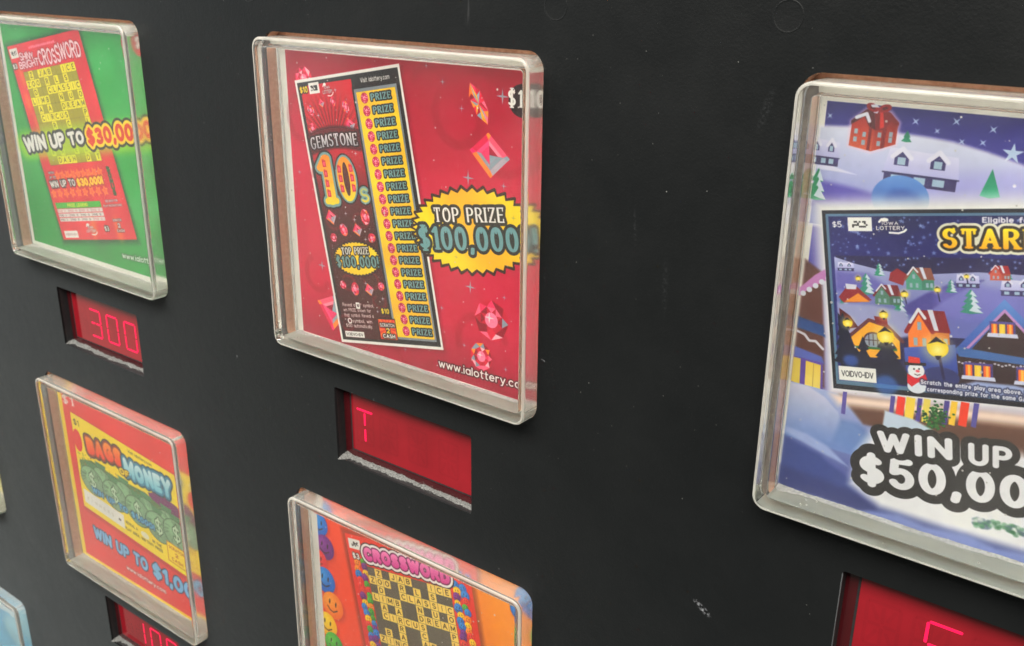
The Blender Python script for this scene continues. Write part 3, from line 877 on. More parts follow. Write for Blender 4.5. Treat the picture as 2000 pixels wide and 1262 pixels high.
def card_village():
    c = Canvas(98, 94, 12)
    c.F((-1, -1))
    x0, y0, x1, y1 = 3.7, 4.5, 97, 91.6
    c.rect(x0, y0, x1, y1, ygrad(4, 16, (46, 44, 114), (80, 74, 160)))
    for x, y, r in ((4.6, 7.4, .8), (21.4, 6.9, 1.0), (28.8, 6.2, 1.0), (35.4, 7.0, 1.0), (25.6, 8.3, .8), (30.3, 9.8, .8), (34, 9.6, .9), (46, 7, .9), (52, 9, 1), (60, 6.5, .9), (69, 8, 1), (78, 7, .9)):
        c.star(x, y, r, (176, 196, 224), n=4, inner=.22, rot=45)
    c.star(39.4, 11.0, 2.0, (190, 208, 232), n=5, inner=.36)
    snow = ygrad(9, 26, (224, 228, 244), (146, 152, 206))
    hill = [(3.0, 9.9), (8.8, 9.5), (13, 9.4), (18.6, 9.8), (24, 10.0), (28.8, 10.4), (35, 11.6), (41.6, 13.3), (50, 16), (60, 17.5), (80, 16), (97, 14), (97, 30), (3, 30)]
    c.poly(hill, (240, 240, 252), grow=.5, soft=.5, a=.8)
    c.poly(hill, snow)
    c.poly([(3, 20.6), (10, 21.2), (16, 22), (22, 23), (3, 26)], (92, 82, 170), soft=.8, a=.9)
    c.poly([(3, 17.6), (6, 17.4), (11.5, 18.6), (7.5, 18.5), (3, 18.4)], (226, 226, 246), soft=.2)
    c.poly([(20, 18), (40, 14), (60, 19), (97, 18), (97, 26), (20, 26)], (168, 164, 222), soft=2.0, a=.6)
    # red barn with snowy roof, glowing
    c.poly([(9.1, 12.9), (13.6, 13.7), (18.2, 11.7), (18.4, 7.5), (16.6, 5.6), (13.4, 5.1), (11.8, 5.4), (9.0, 8.0)], (240, 210, 226), grow=.35, soft=.5, a=.6)
    c.poly([(9.1, 12.9), (13.6, 13.6), (13.8, 9.0), (11.6, 6.0), (9.2, 8.6)], ygrad(8, 13.6, (164, 52, 42), (198, 96, 62)))
    c.poly([(13.6, 13.6), (18.2, 11.7), (18.2, 7.8), (16.4, 6.4), (13.8, 9.0)], ygrad(8, 13.4, (140, 38, 36), (184, 78, 54)))
    c.poly([(9.0, 8.7), (9.0, 7.9), (11.8, 5.4), (13.4, 5.6), (14.0, 9.4), (12.7, 8.8), (11.5, 6.9), (10.2, 7.9)], (84, 30, 40))
    c.poly([(14.0, 9.4), (13.4, 5.6), (14.5, 5.2), (16.5, 5.7), (18.4, 7.5), (18.3, 8.2), (16.9, 7.3), (15.6, 9.2)], (124, 34, 42))
    c.poly([(15.0, 5.5), (15.6, 8.6), (14.8, 9.0), (14.4, 5.4)], (196, 50, 44))
    c.line([(10.0, 7.2), (11.9, 6.3), (12.6, 7.7)], .34, (228, 232, 244))
    c.poly([(13.1, 5.3), (14.2, 5.5), (13.9, 6.1), (13.2, 6.0)], (216, 222, 238))
    for x, y in ((10.2, 9.9), (11.9, 10.4), (10.2, 11.5), (11.9, 12.0), (14.9, 10.2), (14.9, 11.9), (17.1, 9.9), (17.1, 11.0)):
        c.rect(x - .36, y - .5, x + .36, y + .5, (150, 168, 180))
    c.poly([(15.4, 9.0), (16.1, 8.7), (16.1, 12.6), (15.4, 12.9)], (120, 26, 34))      # ribbon and bow
    c.poly([(12.7, 8.9), (13.3, 9.1), (13.3, 13.5), (12.7, 13.4)], (120, 26, 34))
    c.ell(12.9, 5.0, 1.3, .75, (150, 36, 44), rot=20); c.ell(15.3, 5.0, 1.3, .75, (150, 36, 44), rot=-20)
    c.ell(12.9, 5.0, .6, .3, (90, 24, 34), rot=20); c.ell(15.3, 5.0, .6, .3, (90, 24, 34), rot=-20)
    c.poly([(12.4, 4.5), (13.6, 4.3), (14.2, 4.9), (12.8, 5.0)], (224, 228, 240))
    pine(c, 20.2, 10.9, 2.2, 2.0, False, (40, 130, 100), 2)
    # hillside houses
    c.R((16.5 - 1, 19.2 - 1), -9.0 + 10)
    c.F((-1, -1))
    longhouse(c, 16.8, 19.5, 13.8, 8.0)
    longhouse(c, 1.2, 17.5, 6.2, 6.0)
    c.ell(20.6, 22.2, 5.6, 4.6, ygrad(18, 23, (104, 148, 206), (70, 110, 180)))
    c.ell(21.2, 22.6, 3.6, 2.2, (52, 84, 160), soft=1.0)
    c.poly([(36.5, 14.2), (38.6, 19.3), (36.8, 19.8), (35.0, 19.5)], ygrad(14, 20, (30, 128, 96), (60, 166, 130)))
    pine(c, 3.6, 24.6, 6.4, 4.4, True, (40, 140, 96), 3)
    # white glow around the ticket
    c.F((5.24 - 1, 26.95 - 1), (.9868, -.1618), (.1873, .982))
    TW, TH = 92.0, 39.3
    c.rect(-1.6, -2.0, TW + 1, TH + 1.8, WHITE, soft=2.4)
    c.F((-1, -1))
    # lower ground: cabin wall to the left of the ticket and big snow banks
    c.poly([(3, 38), (6.6, 40), (7.4, 44), (9.2, 55), (10.6, 66), (3, 66)], (104, 66, 60), soft=.5)
    c.poly([(2.5, 44.5), (5.5, 41.0), (7.5, 39.4), (8.2, 41.6), (4.6, 44.4), (2.5, 46.4)], (200, 140, 196), soft=.2)
    for i in range(5):
        c.ell(3.4 + 1.25 * i, 45.6 - 1.1 * i, .62, .6, (226, 230, 240))
    c.poly([(3, 51), (8.6, 51.8), (9.4, 54.4), (3, 53.6)], (54, 84, 138), soft=.3)
    c.line([(3.2, 54.4), (4.8, 54.8), (6.0, 56.0), (7.4, 55.8), (9.2, 57.2)], .28, (214, 214, 222))
    c.poly([(3, 58), (9.2, 59), (10.0, 60.6), (3, 60.4)], (96, 108, 176), soft=.3)
    c.poly([(3, 60.4), (9.6, 60.4), (10.4, 67.6), (3, 67)], (104, 80, 160))
    c.poly([(3, 60.6), (4.6, 60.6), (5.0, 66.6), (3, 66.4)], (222, 198, 96))
    c.poly([(5.8, 60.8), (9.2, 61.0), (9.8, 67.4), (6.2, 67)], ygrad(60, 68, (226, 196, 90), (244, 226, 130)))
    c.line([(7.6, 61), (8, 67)], .12, (200, 170, 90))
    c.rect(3, 66.5, 97, 92, ygrad(66, 90, (176, 188, 224), (70, 78, 140)))
    c.poly([(14, 66.6), (60, 60), (97, 54), (97, 64), (60, 70), (36, 72), (20, 72)], (110, 78, 66), soft=.6)
    c.poly([(12, 67.0), (97, 53), (97, 56), (14, 69)], (250, 228, 214), soft=1.2)
    for x, w, col in ((15.2, .9, (96, 84, 156)), (25.2, .9, (96, 84, 156)), (26.9, 1.6, (226, 70, 56)), (28.8, 1.8, (244, 214, 90)), (30.6, .9, (88, 74, 150)), (32.0, 1.3, (240, 220, 110)),
                      (35.8, 1.0, (88, 74, 150)), (37.2, 1.2, (240, 200, 70)), (39.2, 1.6, (226, 76, 50)), (41.3, 1.0, (96, 90, 160))):
        yb = 69.0 - (x - 26) * .18
        c.poly([(x - w / 2, yb - 5.2), (x + w / 2, yb - 5.3), (x + w / 2 + .2, yb), (x - w / 2 + .2, yb)], col)
    r = random.Random(2)
    for i in range(160):
        x, y = r.gauss(34.2, 1.1), r.gauss(66.4, 1.4)
        c.ell(x, y, .28, .22, r.choice([(40, 96, 50), (60, 130, 64), (30, 76, 44)]))
    # banks
    c.poly([(3, 66.8), (7, 66.6), (11, 68.2), (14.4, 71), (15.4, 73.4), (18.8, 73.2), (22, 76), (20, 80), (3, 80)], ygrad(66, 79, (216, 214, 230), (120, 144, 196)), soft=.3)
    c.poly([(15, 72.4), (19, 72.2), (22.8, 75), (21, 79.4), (14, 78)], (110, 138, 190), soft=.8, a=.8)
    c.poly([(3, 77.6), (8, 78), (13, 79.6), (18, 83), (12, 81.6), (3, 79)], (160, 174, 214), soft=.5)
    c.poly([(3, 80), (11, 82), (19, 86), (24, 92), (3, 92)], (68, 82, 140), soft=.9)
    c.poly([(3, 87.6), (12, 88), (30, 90), (60, 90), (97, 84), (97, 93), (3, 93)], (58, 66, 120), soft=1.2)
    c.poly([(24, 67.6), (30, 67.9), (36, 69.8), (42, 73), (24, 74)], (206, 220, 236), soft=.3)
    c.poly([(19.5, 79), (22, 73.4), (30, 71.4), (42, 70.6), (60, 67.5), (97, 60), (97, 84), (60, 90), (40, 90.4), (26, 90.4), (19.0, 87)], (248, 248, 252), soft=1.6)
    c.poly([(24, 92), (30, 90.6), (36, 91.4), (44, 90.4), (50, 91.2), (60, 89.6), (60, 93), (22, 93)], (140, 154, 206), soft=.9, a=.9)
    for i in range(90):
        x, y = r.uniform(45, 56), 87.0 - (r.random() ** .5) * 1.6 + r.random()
        c.ell(x, y - (x - 48) * .1, .5, .4, r.choice([(60, 120, 80), (90, 150, 110), (240, 240, 240), (90, 110, 130)]), a=.6, soft=.25)
    # ---- the ticket
    c.F((5.24 - 1, 26.95 - 1), (.9868, -.1618), (.1873, .982))
    c.rect(0, 0, TW, TH, (38, 38, 50))
    c.rect(.72, .75, TW - .7, TH - 1.1, (100, 132, 156))
    c.rect(1.3, 1.3, TW - 1.3, TH - 2.0, lambda X, Y: lerp((40, 42, 94), (48, 48, 116))(Y / 9 + .2 * np.sin(X * .3)))
    r = random.Random(9)
    for i in range(230):
        x, y = r.uniform(1.6, TW - 2), r.uniform(1.6, 9.0)
        c.star(x, y, r.choice([.22, .28, .4, .6]), (150, 170, 214), n=5, inner=.36, a=r.uniform(.5, .9))
    c.text('$5', (2.0, 3.6), (4.0, 3.6), 1.25, [(0, WHITE)], 'sans')
    datablock(c, 5.3, 1.5, 10.2, 4.4, 6)
    state_logo(c, 11.0, 1.6, 16.9, 4.9)
    c.text('Eligible for', (31.0, 2.7), (39.8, 2.75), 1.15, [(0, (232, 230, 240))], 'bold')
    c.text('STARLIGHT', (23.6, 7.75), (53.6, 7.9), 4.0, [(1.05, (236, 234, 214)), (.55, (64, 54, 50)), (.0, vgrad((246, 180, 30), (255, 232, 50)))], 'slab')
    # night village picture
    px0, py0, px1, py1 = 2.0, 9.6, TW - 2, TH - 2.3
    c.rect(px0, py0, px1, py1, (46, 42, 88))
    for i in range(90):
        c.star(r.uniform(px0, px1), r.uniform(9.7, 12), r.choice([.2, .3, .4]), (140, 160, 206), n=5, inner=.36, a=.8)
    sn = ygrad(9, 22, (190, 194, 226), (112, 118, 180))
    c.poly([(px0, 9.9), (6, 11.2), (11, 12.4), (16, 13.2), (22, 13.0), (30, 12.4), (40, 12.8), (60, 12), (px1, 12), (px1, 26), (px0, 26)], sn)
    c.poly([(px0, 12.8), (9, 13.4), (14, 17), (9, 18.6), (px0, 17)], (108, 102, 178), soft=.8, a=.8)
    c.poly([(14, 21), (20, 17.2), (27, 14.0), (31, 14), (25, 17.5), (19, 22)], (84, 78, 150), soft=.4)
    c.poly([(22, 16), (30, 15), (40, 17), (60, 16), (px1, 17), (px1, 24), (22, 22)], (128, 124, 196), soft=1.2, a=.7)
    longhouse(c, 2.6, 12.9, 3.4, 2.1)
    longhouse(c, 26.0, 15.6, 4.2, 3.0)
    longhouse(c, 34.0, 16.9, 5.6, 3.6)
    pine(c, 11.2, 13.6, 2.6, 2.4, True, (60, 150, 120))
    pine(c, 8.4, 17.6, 4.4, 3.6, True, (70, 150, 130))
    pine(c, 25.0, 16.6, 2.6, 2.4, True, (70, 150, 130))
    pine(c, 28.6, 20.6, 4.8, 4.4, True, (70, 150, 130))
    pine(c, 35.5, 13.6, 1.4, 1.2, False, (60, 150, 120), 2)
    pine(c, 3.4, 20.6, 3.0, 2.4, True, (40, 150, 110))
    pine(c, 14.9, 22.0, 4.6, 3.4, True, (40, 150, 110))
    c.poly([(13.0, 14.6), (15.8, 15.6), (16.6, 13.2), (14.8, 12.0), (13.4, 13.0)], (150, 46, 56))
    chalet(c, 16.2, 16.4, 5.8, 4.6, (92, 164, 140), (150, 96, 84))
    chalet(c, 33.0 - 1.0, 13.9, 3.8, 2.9, (196, 96, 80), (160, 50, 56))
    chalet(c, 9.8, 19.8, 5.6, 4.2, (96, 140, 120), (128, 36, 48))
    # cottage lower left
    c.poly([(2.4, 18.6), (4.2, 16.4), (6.4, 16.2), (9.4, 19.0), (6.6, 19.6), (3.4, 19.8)], (150, 52, 62))
    c.poly([(3.6, 19.6), (6.6, 17.6), (9.0, 19.4)], (226, 150, 60))
    c.poly([(4, 15.6), (6.4, 15.8), (6.2, 16.8), (4.2, 16.8)], (226, 228, 240))
    c.poly([(px0, 19.8), (9, 20), (16, 21), (18, 26), (px0, 30)], (164, 168, 206), soft=.5)
    c.poly([(2.4, 21), (4.6, 22.6), (6.2, 25), (2.4, 26)], (96, 34, 44))
    # yellow house behind the trees
    c.poly([(4.4, 27.2), (8.4, 23.6), (12.0, 24.6), (14.6, 27.4), (14.6, 31.4), (4.6, 31.6)], (238, 176, 60))
    c.line([(3.9, 27.4), (8.5, 23.3), (12.2, 24.4), (15.2, 27.6)], .38, (110, 60, 70))
    c.poly([(9.6, 22.4), (12.2, 22.6), (12.4, 24.6), (10.0, 24.2)], (130, 40, 50))
    c.ell(9.2, 27.8, 2.1, 1.9, (96, 60, 56))
    c.rect(7.1, 27.4, 11.3, 29.0, (96, 60, 56))
    c.ell(9.2, 27.8, 1.75, 1.55, (150, 160, 176))
    c.rect(7.45, 27.4, 10.95, 28.8, (150, 160, 176))
    for k in (8.3, 9.2, 10.1):
        c.line([(k, 26.4), (k, 28.8)], .09, (70, 50, 60))
    c.line([(7.4, 27.7), (11, 27.7)], .09, (70, 50, 60))
    c.rect(5.0, 29.2, 14, 29.7, (60, 120, 70))
    # orange tall house
    chalet(c, 16.0, 29.0, 8.6, 8.4, (240, 140, 66), (140, 34, 46))
    # log cabin on the right
    c.poly([(25, 37), (25, 30), (27, 29), (34.5, 19.2), (42, 29), (60, 29), (60, 37)], (66, 46, 50))
    c.poly([(34.6, 17.6), (46, 30.4), (43.6, 30.6), (34.6, 20.2), (27.4, 29.4), (24.6, 29.2)], ygrad(18, 30, (104, 148, 206), (64, 90, 168)))
    c.line([(26.6, 29.2), (34.6, 19.9), (43.2, 30)], .26, (196, 150, 200))
    c.poly([(15.4, 28.8), (25.4, 27.4), (25.8, 33.6), (15.6, 34.2)], ygrad(28, 34, (84, 108, 180), (58, 76, 150)))
    c.poly([(25.6, 27.8), (44, 29.8), (60, 31), (60, 32), (26, 29.8)], (74, 112, 166))
    for i in range(28):
        c.ell(15.8 + .36 * i, 34.3 + .12 * math.sin(i * 1.9) , .2, .16, (190, 196, 206))
        c.ell(26.0 + .66 * i, 31.0 + .2 * math.sin(i * 1.7), .26, .2, (200, 200, 210))
    def lit(x, y, w, h):
        c.rect(x - .2, y - .5, x + w + .2, y + h, (92, 82, 150))
        c.rect(x, y, x + w, y + h, (80, 60, 120))
        for i, col in enumerate(((240, 120, 50), (246, 214, 80), (238, 116, 50))):
            c.rect(x + w * (i / 3 + .03), y, x + w * ((i + 1) / 3 - .05), y + h, col)
            c.rect(x + w * (i / 3 + .12), y, x + w * ((i + 1) / 3 - .12), y + h, (250, 224, 100), a=.7)
        c.poly([(x - .5, y + h - .1), (x + w + .5, y + h - .1), (x + w + .7, y + h + .7), (x - .7, y + h + .7)], (216, 220, 240))
    lit(32.0, 22.6, 4.2, 2.0)
    lit(27.0, 31.4, 5.0, 2.4)
    lit(36.6, 31.6, 5.0, 2.4)
    c.poly([(25, 36.2), (29, 34.8), (36, 34.9), (42, 36), (60, 35.4), (60, 37.4), (25, 37.4)], (170, 184, 222), soft=.4)
    # black firs and bushes in front
    dk = (30, 34, 62)
    c.poly([(px0, 22), (3.6, 24.4), (5.0, 28.8), (6.0, 30.4), (7.4, 30.8), (9, 32), (10.4, 31), (12, 30), (13.6, 31), (15.4, 33.6), (16.6, 35.4), (17.0, 37), (px0, 37)], dk)
    pine(c, 7.0, 36, 9.0, 4.6, False, dk)
    pine(c, 11.9, 36.6, 12.0, 7.2, False, dk, 6)
    pine(c, 3.0, 33, 11.0, 5.0, False, dk, 5)
    c.ell(4.2, 32.6, 1.6, 1.3, (60, 96, 170), soft=.6, a=.8)
    c.ell(11.4, 37.4, 2.4, 2.2, (70, 120, 190), soft=.8, a=.7)
    c.ell(22.4, 34.6, 3.6, 2.2, (60, 66, 120))
    lamp(c, 4.0, 22.6 + 1.6, 1.05, 1.5)
    lamp(c, 6.8, 14.4, .55, .6)
    lamp(c, 16.0, 17.4, .75, 2.0)
    lamp(c, 22.4, 16.2, .6, 2.4)
    lamp(c, 27.9, 13.3, .45, 1.4)
    lamp(c, 11.6, 22.0, .9, 1.0)
    lamp(c, 11.8, 26.6, 1.75, 0.5)
    lamp(c, 22.0, 28.4, 2.1, 6.4)
    # snowman
    c.ell(17.6, 37.0, 1.9, 1.6, (232, 238, 246))
    c.ell(17.6, 33.6, 1.65, 1.6, (246, 248, 250))
    c.poly([(15.8, 34.4), (17.6, 35.4), (19.4, 34.2), (19.8, 35.6), (17.8, 36.2), (16.6, 37.2), (15.7, 36.4)], (206, 40, 56))
    c.poly([(15.4, 31.9), (19.6, 31.8), (19.6, 32.4), (15.4, 32.6)], (40, 30, 36))
    c.poly([(16.2, 30.6), (18.4, 30.8), (18.5, 32.0), (16.1, 32.0)], (214, 70, 56))
    c.ell(17.2, 33.3, .16, .2, (40, 30, 36)); c.ell(18.2, 33.2, .16, .2, (40, 30, 36))
    c.ell(17.9, 33.7, .42, .28, (240, 110, 120))
    c.line([(17.3, 34.4), (17.8, 34.6), (18.4, 34.4)], .08, (60, 40, 40))
    c.rect(1.4, 34.0, 9.4, 37.2, WHITE)
    c.text('VOIDVO-IDV', (2.0, 36.3), (8.8, 36.3), 1.35, [(0, (60, 58, 62))], 'thin')
    wt = [(.28, (50, 54, 90), .8, .15), (0, (240, 240, 246))]
    c.text('Scratch the entire play area above. If you reveal', (18.4, 36.4), (44.6, 36.9), 1.0, wt, 'bold')
    c.text('corresponding prize for the same GAME.', (19.6, 37.9), (39.8, 38.1), 1.0, wt, 'bold')
    # ---- great lettering
    c.F((-1, -1))
    ol = [(1.45, (52, 50, 52)), (.0, (246, 246, 250))]
    c.text('$50,000!', (20.9, 86.2), (63.6, 79.3), 7.3, [(2.05, (52, 50, 52)), (.0, (246, 246, 250))], 'wide')
    c.text('WIN', (23.8, 77.4), (38.9, 74.7), 4.9, ol, 'flare')
    c.text('UP', (41.9, 74.6), (50.0, 73.2), 4.9, ol, 'flare')
    c.text('TO', (53.5, 72.6), (61, 71.2), 4.9, ol, 'flare')
    c.F()
    c.noise(.012, 14, 9); c.noise(.006, 1.2, 10)
    return c

def card_pale():
    c = Canvas(98, 94, 5)
    c.F((-1, -1))
    c.rect(5, 4, 96, 92, ygrad(4, 90, (214, 214, 180), (236, 224, 120)))
    c.rect(60, 50, 96, 92, (222, 216, 150), soft=3)
    c.F()
    c.noise(.02, 10, 11)
    return c

def card_ice():
    c = Canvas(98, 94, 6)
    c.F((-1, -1))
    c.rect(4, 3.5, 97, 92, ygrad(3, 60, (120, 186, 226), (90, 190, 226)))
    r = random.Random(5)
    for i in range(16):
        x, y = 40 + 3.4 * i, 16 + 2.2 * math.sin(i * 1.3) - .1 * i
        c.ell(x, y, r.uniform(1.6, 3), r.uniform(1.6, 3), (236, 244, 248))
    c.poly([(30, 20), (96, 10), (96, 14), (30, 25)], (220, 236, 244), soft=.6)
    for j in range(3):
        c.rect(58, 6.2 + 1.7 * j, 90, 7.0 + 1.7 * j, (150, 160, 176), a=.7)
    c.ell(82, 28, 16, 10, (180, 226, 240), soft=3, a=.8)
    c.F()
    c.noise(.02, 8, 12)
    return c

# ================================================================== materials
def mat(name):
    m = bpy.data.materials.new(name)
    m.use_nodes = True
    return m, m.node_tree.nodes, m.node_tree.links, m.node_tree.nodes['Principled BSDF']

def mapped(n, l, scale=(1, 1, 1)):
    tc = n.new('ShaderNodeTexCoord')
    mp = n.new('ShaderNodeMapping')
    mp.inputs['Scale'].default_value = scale
    l.new(tc.outputs['Object'], mp.inputs[0])
    return mp

SCUFFS = [(153.0, -132.2, -35, 3.4, 1.1, .6), (127.6, -37.0, 95, 5.0, .6, .03), (136.5, -50.0, 92, 9.0, 1.0, .02), (157.0, -7.0, 75, 5.5, 1.3, .03),
          (102.1, -77.3, -20, .9, .3, .9), (-27.6, -109.2, 80, 1.1, .35, .5)]
def make_panel_material():
    m, n, l, b = mat('black_textured_laminate')
    mp = mapped(n, l)
    def noise(scale, detail=4, rough=.6, src=mp):
        t = n.new('ShaderNodeTexNoise')
        t.inputs['Scale'].default_value, t.inputs['Detail'].default_value, t.inputs['Roughness'].default_value = scale, detail, rough
        l.new(src.outputs[0], t.inputs['Vector'])
        return t
    def ramp(src, p0, c0, p1, c1):
        r = n.new('ShaderNodeValToRGB')
        r.color_ramp.elements[0].position, r.color_ramp.elements[0].color = p0, c0
        r.color_ramp.elements[1].position, r.color_ramp.elements[1].color = p1, c1
        l.new(src, r.inputs[0])
        return r
    def mix(fac, a, bcol):
        x = n.new('ShaderNodeMix')
        x.data_type = 'RGBA'
        l.new(fac, x.inputs[0])
        if isinstance(a, tuple):
            x.inputs[6].default_value = a
        else:
            l.new(a, x.inputs[6])
        x.inputs[7].default_value = bcol
        return x.outputs[2]
    base = ramp(noise(28, 5).outputs[0], .3, (.0018, .0022, .0024, 1), .7, (.0028, .0032, .0033, 1)).outputs[0]
    # vertical scuffs left by cards and sleeves
    st = mapped(n, l, (1, 1, .10))
    sc1 = ramp(noise(240, 3, .6, st).outputs[0], .66, (0, 0, 0, 1), .80, (1, 1, 1, 1))
    pat = ramp(noise(22, 2).outputs[0], .56, (0, 0, 0, 1), .70, (1, 1, 1, 1))
    mul = n.new('ShaderNodeMath'); mul.operation = 'MULTIPLY'
    l.new(sc1.outputs[0], mul.inputs[0]); l.new(pat.outputs[0], mul.inputs[1])
    mul2 = n.new('ShaderNodeMath'); mul2.operation = 'MULTIPLY'; mul2.inputs[1].default_value = .10
    l.new(mul.outputs[0], mul2.inputs[0])
    base = mix(mul2.outputs[0], base, (.35, .35, .36, 1))
    # dust specks of several sizes
    for sc_, thr, keep, amt in ((420, .065, .985, .4), (170, .028, .93, .5), (1000, .12, .99, .3)):
        v = n.new('ShaderNodeTexVoronoi')
        v.inputs['Scale'].default_value = sc_
        l.new(mp.outputs[0], v.inputs['Vector'])
        lt = n.new('ShaderNodeMath'); lt.operation = 'LESS_THAN'; lt.inputs[1].default_value = thr
        l.new(v.outputs['Distance'], lt.inputs[0])
        sep = n.new('ShaderNodeSeparateColor')
        l.new(v.outputs['Color'], sep.inputs[0])
        gt = n.new('ShaderNodeMath'); gt.operation = 'GREATER_THAN'; gt.inputs[1].default_value = keep
        l.new(sep.outputs[0], gt.inputs[0])
        mm_ = n.new('ShaderNodeMath'); mm_.operation = 'MULTIPLY'
        l.new(lt.outputs[0], mm_.inputs[0]); l.new(gt.outputs[0], mm_.inputs[1])
        m3 = n.new('ShaderNodeMath'); m3.operation = 'MULTIPLY'; m3.inputs[1].default_value = amt
        l.new(mm_.outputs[0], m3.inputs[0])
        base = mix(m3.outputs[0], base, (.20, .20, .19, 1))
    # scuff marks left on the panel: centre x, y (mm), angle, half length, half width, strength
    for sx_, sy_, ang_, hl_, hw_, amt in SCUFFS:
        pm = n.new('ShaderNodeMapping')
        pm.vector_type = 'TEXTURE'
        pm.inputs['Location'].default_value = (sx_ * MM, 0, sy_ * MM)
        pm.inputs['Rotation'].default_value = (0, math.radians(-ang_), 0)
        pm.inputs['Scale'].default_value = (hl_ * MM, 1, hw_ * MM)
        tc_ = n.new('ShaderNodeTexCoord')
        l.new(tc_.outputs['Object'], pm.inputs[0])
        vl = n.new('ShaderNodeVectorMath'); vl.operation = 'LENGTH'
        l.new(pm.outputs[0], vl.inputs[0])
        ed = n.new('ShaderNodeMapRange')
        ed.inputs[1].default_value, ed.inputs[2].default_value = 1.0, .3
        ed.inputs[3].default_value, ed.inputs[4].default_value = 0.0, 1.0
        l.new(vl.outputs['Value'], ed.inputs[0])
        nn = ramp(noise(1300, 4, .7).outputs[0], .48, (0, 0, 0, 1), .62, (1, 1, 1, 1))
        mu = n.new('ShaderNodeMath'); mu.operation = 'MULTIPLY'
        l.new(ed.outputs[0], mu.inputs[0]); l.new(nn.outputs[0], mu.inputs[1])
        mv = n.new('ShaderNodeMath'); mv.operation = 'MULTIPLY'; mv.inputs[1].default_value = amt
        l.new(mu.outputs[0], mv.inputs[0])
        base = mix(mv.outputs[0], base, (.33, .34, .36, 1))
    l.new(base, b.inputs['Base Color'])
    rr = ramp(noise(40, 6, .7).outputs[0], .25, (.40, .40, .40, 1), .75, (.60, .60, .60, 1))
    l.new(rr.outputs[0], b.inputs['Roughness'])
    b.inputs['Specular IOR Level'].default_value = .16
    bp = n.new('ShaderNodeBump')
    b.inputs['Sheen Weight'].default_value = .23      # dusty sheen put in to imitate the room's reflection at grazing angles
    b.inputs['Sheen Roughness'].default_value = .38
    b.inputs['Sheen Tint'].default_value = (.84, .93, .98, 1)
    bp.inputs['Strength'].default_value = .34
    bp.inputs['Distance'].default_value = .0002
    hn = noise(1500, 4, .65)
    hn2 = noise(300, 3, .6)
    ad = n.new('ShaderNodeMath'); ad.operation = 'ADD'
    l.new(hn.outputs[0], ad.inputs[0]); l.new(hn2.outputs[0], ad.inputs[1])
    l.new(ad.outputs[0], bp.inputs['Height'])
    l.new(bp.outputs[0], b.inputs['Normal'])
    return m
M_PANEL = make_panel_material()

def simple(name, c0, c1, scale, rough, bump=0.0, bscale=600, spec=.5):
    m, n, l, b = mat(name)
    mp = mapped(n, l)
    t = n.new('ShaderNodeTexNoise')
    t.inputs['Scale'].default_value, t.inputs['Detail'].default_value = scale, 5
    l.new(mp.outputs[0], t.inputs['Vector'])
    r = n.new('ShaderNodeValToRGB')
    r.color_ramp.elements[0].position, r.color_ramp.elements[0].color = .32, (*c0, 1)
    r.color_ramp.elements[1].position, r.color_ramp.elements[1].color = .68, (*c1, 1)
    l.new(t.outputs[0], r.inputs[0])
    l.new(r.outputs[0], b.inputs['Base Color'])
    b.inputs['Roughness'].default_value = rough
    b.inputs['Specular IOR Level'].default_value = spec
    if bump:
        t2 = n.new('ShaderNodeTexNoise')
        t2.inputs['Scale'].default_value, t2.inputs['Detail'].default_value = bscale, 5
        l.new(mp.outputs[0], t2.inputs['Vector'])
        bp = n.new('ShaderNodeBump')
        bp.inputs['Strength'].default_value, bp.inputs['Distance'].default_value = bump, .0003
        l.new(t2.outputs[0], bp.inputs['Height'])
        l.new(bp.outputs[0], b.inputs['Normal'])
    return m
M_BOARD = simple('brown_fibreboard', (.58, .29, .17), (.72, .41, .26), 900, .75, .4)
M_EDGE = simple('black_painted_edge', (.006, .006, .007), (.012, .012, .012), 400, .55, .3)
M_DUST = simple('grey_lint', (.05, .05, .048), (.17, .17, .165), 2600, .95, .6, 3000, .1)
M_SHADE_STRIP = simple('grey_shade_strip', (.13, .11, .10), (.21, .18, .16), 700, .9, .4)  # grey of the strip added to darken the left wall
M_FLUFF = simple('pale_dust', (.34, .34, .33), (.56, .56, .54), 1500, .95, .3, 2500, .1)
M_CAP = simple('black_screw_cap', (.012, .013, .0135), (.016, .017, .017), 200, .5, .25, 900)

